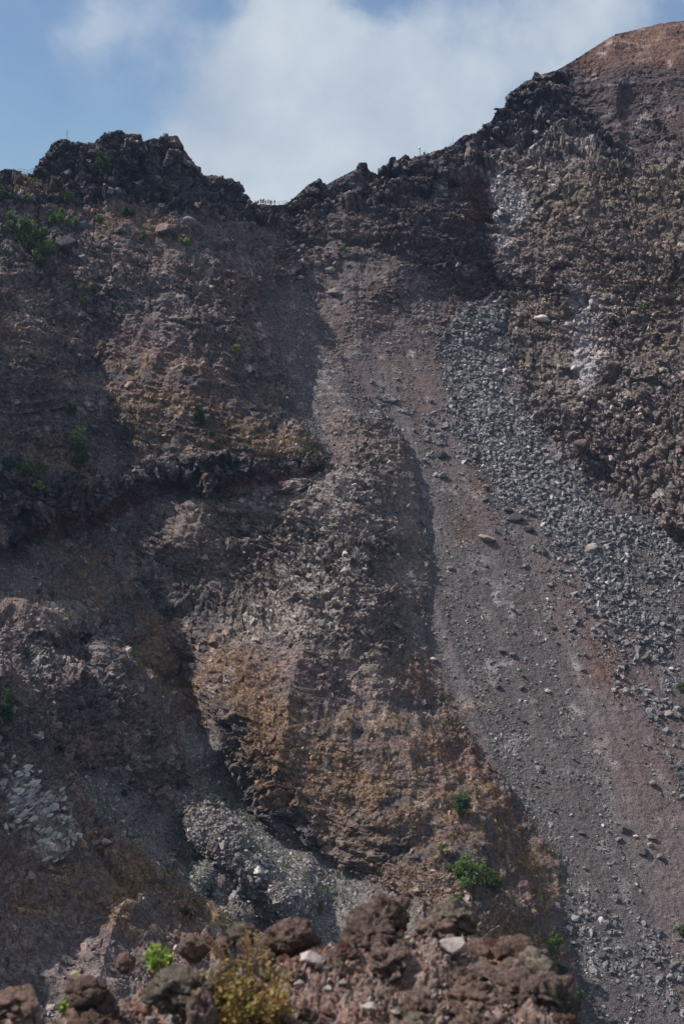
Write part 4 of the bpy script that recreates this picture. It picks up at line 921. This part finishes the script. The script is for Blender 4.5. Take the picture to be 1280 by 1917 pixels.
hI = np.arange(GX.size).reshape(GX.shape); LQ = np.stack([hI[:-1, :-1], hI[:-1, 1:], hI[1:, 1:], hI[1:, :-1]], 2).reshape(-1, 4)
mat_lip = rock_mat('lava_clinker', 'tint', scale=18, bump=.5, fine=4, pits=130)
tag(link('ground', new_mesh('ground', g2, quads=LQ, smooth=False, cols=lc), mat_lip), kind='structure')
zl = g2[:, 2].reshape(GX.shape)
def lip_z(x, y):
    i = int(np.clip((x-gx[0])/.0045, 0, len(gx)-1)); j = int(np.clip((y-gy[0])/.0055, 0, len(gy)-1)); return float(zl[j, i])
def lava_rock(name, seed, mt, rugged=.22, sub=4):
    bm = bmesh.new(); bmesh.ops.create_icosphere(bm, subdivisions=sub, radius=1)
    v = np.array([x.co[:] for x in bm.verts]); o_ = np.array([seed*7.7, seed*3.1, seed])
    q_ = v+o_; v = v*np.array([1+.25*math.sin(seed*1.3), 1, 1+.15*math.cos(seed*2.1)]); r = 1+rugged*1.1*fbm(q_, 1.0, 2, seed)+rugged*.8*fbm(q_, 2.3, 3, seed+5, ridged=True)
    bb_, _, be_ = blocks(q_, 1.5, seed, .8); r += (rugged+(.1 if rugged > .12 else -.03))*1.2*bb_-(rugged+(.05 if rugged > .12 else -.04))*.4*np.exp(-(be_*6)**2); r += rugged*.55*fbm(q_, 5, 5, seed+9)+rugged*.25*fbm(q_, 11, 3, seed+19, ridged=True)
    for i, x in enumerate(bm.verts): x.co = Vector(v[i]*r[i])
    me = bpy.data.meshes.new(name); bm.to_mesh(me); bm.free(); me.polygons.foreach_set('use_smooth', np.ones(len(me.polygons), bool)); me.materials.append(mt); return me
S1 = rock_mat('lava_brown', None, (.36, .25, .21), (.13, .088, .075), 1, .6, fine=3.0, pits=9); S2 = rock_mat('stone_pale', None, (.38, .33, .315), (.22, .19, .18), 1, .3, fine=2.5)
S3 = rock_mat('lava_dark', None, (.32, .23, .20), (.10, .072, .062), 1, .7, fine=3.4, pits=8); S4 = rock_mat('stone_red', None, (.26, .12, .10), (.13, .062, .052), 1, .4, fine=3.0, pits=9); S5 = rock_mat('stone_lichen', None, (.34, .295, .245), (.13, .10, .082), 1, .6, fine=3.0, pits=8)
NEAR = [  # u, v(centre), half width, height ratio, material, rugged, label
 (547, 1757, 36, .95, S1, .16, 'tall brown rounded rock standing left of centre on the near rim'),
 (583, 1797, 25, .8, S2, .08, 'smooth pale pinkish stone in front of the tall brown rock'),
 (726, 1722, 40, .75, S1, .30, 'rugged brown lava knob left of the lichen topped knob'),
 (690, 1762, 60, .6, S3, .30, 'wide dark clinker block under the rugged brown knob'),
 (845, 1728, 42, .8, S5, .24, 'lava knob with pale lichen edge behind the pale grey stone'),
 (853, 1770, 27, 1.1, S2, .07, 'upright pale grey stone leaning on the lichen edged knob'),
 (898, 1802, 12, .8, S2, .08, 'small pale stone right of the upright grey stone'),
 (868, 1800, 7, .8, S2, .08, 'tiny pale pebble left of the small pale stone'),
 (893, 1785, 8, .7, S2, .08, 'tiny pale pebble above the small pale stone'),
 (921, 1772, 15, 1.0, S4, .10, 'reddish rock between the grey stone and the brown one'),
 (962, 1780, 30, .7, S1, .14, 'smooth brown rock at the right of the near rim crest'),
 (366, 1775, 22, 1.0, S1, .20, 'pale topped rock beside the leafy plant on the near rim'),
 (235, 1805, 20, .95, S1, .18, 'brown knob left of the bright leafy plant'),
 (418, 1772, 18, .8, S1, .16, 'low brown rock beneath the dry brush'),
 (455, 1752, 24, .7, S5, .2, 'brown rock behind the dry brush on the near rim'),
 (165, 1862, 32, .9, S1, .14, 'rounded grey-brown rock at the left end of the near mound'),
 (330, 1858, 50, .55, S5, .22, 'blurred rock with ochre lichen on the near mound'),
 (375, 1900, 34, 1.2, S3, .16, 'dark shaded rock at the right side of the near mound'),
 (25, 1885, 46, .55, S1, .25, 'low rock in the bottom left corner'),
 (690, 1885, 16, .6, S2, .08, 'pale flat stone near the bottom centre'),
 (640, 1838, 10, .8, S2, .08, 'small grey stone on red cinders near the centre'),
 (612, 1852, 9, .8, S2, .08, 'small bluish stone left of centre on red cinders'),
 (730, 1812, 46, .55, S3, .30, 'dark hollowed clinker block in the middle of the near rim'),
 (620, 1820, 30, .7, S3, .26, 'dark clinker lump below the pale pinkish stone'),
 (975, 1850, 62, .62, S3, .28, 'big dark clinker mass at the right end of the near rim'),
 (1030, 1890, 30, 1.3, S5, .25, 'pale crusted lump at the right drop of the near rim'),
 (880, 1880, 50, .5, S1, .28, 'broad brown clinker lump at the bottom right of the near rim'),
 (790, 1890, 34, .6, S3, .26, 'dark clinker lump at the bottom centre right'),
 (1000, 1800, 30, .6, S5, .22, 'crusty grey rock above the big dark clinker mass'),
]
for i, (u, v, hw, hr, mt, rg, lab) in enumerate(NEAR):
    vb = v+hw*hr*.55
    x, y = plane_at(u, min(vb, 1990)); 
    if u < 420 and v > 1850: x, y = plane_at(u, min(vb, 1990), -1.55)
    s = hw*y/FPX*(1.2 if mt is S2 else 1.07); kx_, kz_ = ray(u, v)
    if mt is S2: y -= s*(1.6 if hw > 20 else .9); x = float(kx_)*y
    z = float(kz_)*y
    o = link('rock', (detail_rock('rock', 640+i, mt, 13) if mt is S2 else lava_rock('rock', 600+i, mt, rg, 5 if hw > 30 else 4))); o.location = (x, y+s*.3, z-s*.05); o.scale = (s, s*.95, s*hr*1.05); o.rotation_euler = (0, 0, random.uniform(-.4, .4))
    tag(o, lab, 'rock')
# clinker lumps making up the crust
LM_ = [lava_rock('clinker_lump', 700+i, (S1, S3, S1, S4, S1, S3, S5)[i], (.26, .34, .30, .2, .36, .3, .26)[i], 5) for i in range(7)]
cand = np.nonzero((ed < .0) & (ed > -.95) & (GX.ravel() > -.95))[0]; wt_ = (.25+crust[cand])*np.exp(ed[cand]/.5)*np.where((g[cand, 0] < -.18) & (ed[cand] > -.10), .1, 1); k = 0
for id_ in rng.choice(cand, 210, replace=False, p=wt_/wt_.sum()):
    s_ = .012*(random.paretovariate(1.6)); s_ = min(s_, .05); o = link('clinker_lump', LM_[rng.choice(7, p=[.24, .2, .18, .08, .14, .12, .04])])
    o.location = (float(g2[id_, 0]), float(g2[id_, 1]), float(g2[id_, 2])+s_*.25); o.scale = (s_*1.15, s_, s_*random.uniform(.6, .9)); o.rotation_euler = (random.uniform(-.5, .5), random.uniform(-.5, .5), random.uniform(0, 6.28))
    tag(o, 'small rough clinker lump, one of many on the crust of the near rim', 'rock', 'clinker lumps of the near rim')
# loose cinders
nC = 4200; ins = np.nonzero((ed < -.01) & (GX.ravel() > -1.3))[0]; ids = rng.choice(ins, nC); sz = (.0045*(rng.pareto(2.0, nC)+1)).clip(.0045, .024)
R = rand_rot(nC); tp = rng.integers(0, len(TPL), nC); V = []; F = []; K = []; off = 0
cc = np.where((rng.random(nC) < .55)[:, None], C(.19, .10, .085), C(.24, .21, .20))*rng.uniform(.6, 1.5, (nC, 1))
for t, (co, f) in enumerate(TPL):
    s = np.nonzero(tp == t)[0]; x = np.einsum('nij,vj->nvi', R[s], co)*sz[s][:, None, None]+(g2[ids[s]]+np.array([0, 0, 1])*sz[s][:, None]*.3)[:, None, :]
    V.append(x.reshape(-1, 3)); F.append((f[None]+(off+np.arange(len(s))*len(co))[:, None, None]).reshape(-1, 3)); off += len(s)*len(co); K.append(np.repeat(cc[s], len(co), 0))
tag(link('cinders', new_mesh('cinders', np.vstack(V), tris=np.vstack(F), cols=np.vstack(K)), mat_lip), 'loose red and grey cinders between the near rocks', 'cinders', kind='stuff')
# near plants
def leaf_blade(V, F, p_, d_, L_, w_):
    side = d_.cross(Vector((random.gauss(0, 1), random.gauss(0, 1), random.gauss(0, 1)))).normalized()*w_; up = side.cross(d_).normalized()*w_*.4
    b = len(V); V.extend([p_, p_+d_*L_*.45+side+up, p_+d_*L_, p_+d_*L_*.45-side+up]); F.append((b, b+1, b+2, b+3))
def near_plant(u, v, h, spread, n, leaf, mt, smt, label, lean=0, name='plant', cat='plant', per=16, z0=-1.62, dy=0):
    x, y = plane_at(u, v, z0); y += dy; e = empty(name, (x, y, z0-.01)); tag(e, label, cat)
    bm = bmesh.new(); V = []; F = []
    for i in range(n):
        a = random.uniform(0, 6.28); s = spread*math.sqrt(random.random()); base = Vector((math.cos(a)*s*.45, math.sin(a)*s*.45, 0)); H = h*random.uniform(.55, 1.05)
        tip = Vector((math.cos(a)*s+lean*H, math.sin(a)*s, H)); mid = (base+tip)/2+Vector((random.uniform(-1, 1)*spread*.12, random.uniform(-1, 1)*spread*.12, H*.08))
        tube(bm, [base-Vector((0, 0, .02)), mid, tip], .0022, .001, 4)
        for k in range(per):
            t = random.uniform(.2, 1); q_ = base.lerp(mid, t*2) if t < .5 else mid.lerp(tip, t*2-1)
            dd_ = Vector((random.gauss(0, 1), random.gauss(0, 1), random.gauss(.4, .7))).normalized(); leaf_blade(V, F, q_, dd_, leaf*random.uniform(.6, 1.3), leaf*.28)
    me = bpy.data.meshes.new('stems'); bm.to_mesh(me); bm.free(); link('stems', me, smt, e)
    m2 = bpy.data.meshes.new('leaves'); m2.from_pydata(V, [], F); link('leaves', m2, mt, e)
HERB = leaf_mat('herb_leaves', (.13, .19, .04), (.30, .34, .08), (.38, .24, .10)); REDST = plain('red_stem', (.28, .12, .07)); STRAW = plain('straw', (.42, .28, .15))
DRYL = leaf_mat('dry_leaves', (.22, .12, .06), (.30, .27, .14)); LIME = leaf_mat('lime_leaves', (.14, .22, .04), (.26, .36, .08))
near_plant(455, 1925, .13, .12, 95, .017, HERB, REDST, 'yellow-green bushy herb with reddish stems at the bottom of the picture')
near_plant(505, 1915, .07, .07, 30, .012, HERB, REDST, 'lower reddish herb spilling right of the yellow-green bushy herb')
near_plant(478, 1800, .085, .055, 26, .010, DRYL, STRAW, 'dry brown brush with pale tips behind the green herb', -.15, per=8)
near_plant(440, 1815, .11, .03, 8, .008, DRYL, STRAW, 'tall straw stalks leaning left of the dry brush', -.6, per=3)
near_plant(283, 1822, .045, .045, 16, .016, LIME, REDST, 'bright lime leafy plant peeping over the near rim crest', dy=.05)
near_plant(312, 1815, .028, .02, 7, .013, LIME, REDST, 'small lime sprig right of the bright leafy plant', dy=.05)
near_plant(120, 1898, .030, .018, 7, .013, LIME, REDST, 'little lime sprig low at the left of the near rim', dy=.02)
x, y = plane_at(922, 1800); bo = bm_obj('twig', lambda bm: (tube(bm, [Vector((-.03, .0, .012)), Vector((0, 0, .016)), Vector((.034, -.006, .008))], .0028, .0018), tube(bm, [Vector((0, 0, .016)), Vector((.024, .016, .02))], .002, .001)), plain('orange_twig', (.42, .20, .09)), None, (x, y, lip_z(x, y))); tag(bo, 'orange dry twig lying right of the small pale stones', 'twig')
# butterfly
e = empty('butterfly', P3(141, 1834, 3.1), .4); tag(e, 'pale yellow butterfly fluttering in front of the dark slope at lower left', 'butterfly')
WING = plain('pale_wing', (.85, .78, .5), .6); BODYM = plain('insect_body', (.05, .04, .03))
bm_obj('body', lambda bm: tube(bm, [Vector((-.013, 0, .002)), Vector((0, 0, 0)), Vector((.01, 0, -.003))], .0014, .0022), BODYM, e)
def wing(s):
    def f(bm):
        o_ = [(-.004, 0), (-.010, .016), (-.002, .022), (.008, .018), (.006, .012), (.013, .010), (.012, .004), (.002, 0)]
        for z_ in (0, .0004): bm.faces.new([bm.verts.new((a, s*b*.35-.001*s, b*.95+z_)) for a, b in o_])
    return f
for s in (-1, 1): bm_obj('wing', wing(s), WING, e)

# ------------------------------------------------------------------ the summer air in the crater
hm = bpy.data.materials.new('haze'); hm.use_nodes = True; hn = hm.node_tree; hn.nodes.clear()
ho = hn.nodes.new('ShaderNodeOutputMaterial'); hv = hn.nodes.new('ShaderNodeVolumePrincipled'); hn.links.new(hv.outputs[0], ho.inputs['Volume'])
hv.inputs['Color'].default_value = (.42, .60, 1.0, 1); hv.inputs['Density'].default_value = .00006; hv.inputs['Anisotropy'].default_value = .2
lo = PA.min(0)-2; hi = PA.max(0)+2; lo[1] = -6; lo[0] = min(lo[0], -6); hi[2] += 4
hx = [(x_, y_, z_) for x_ in (lo[0], hi[0]) for y_ in (lo[1], hi[1]) for z_ in (lo[2], hi[2])]
me = bpy.data.meshes.new('haze'); me.from_pydata([tuple(float(c) for c in v_) for v_ in hx], [], [(0, 1, 3, 2), (4, 6, 7, 5), (0, 4, 5, 1), (2, 3, 7, 6), (0, 2, 6, 4), (1, 5, 7, 3)])
tag(link('haze', me, hm), 'thin blue summer haze filling the crater', 'haze', kind='stuff')
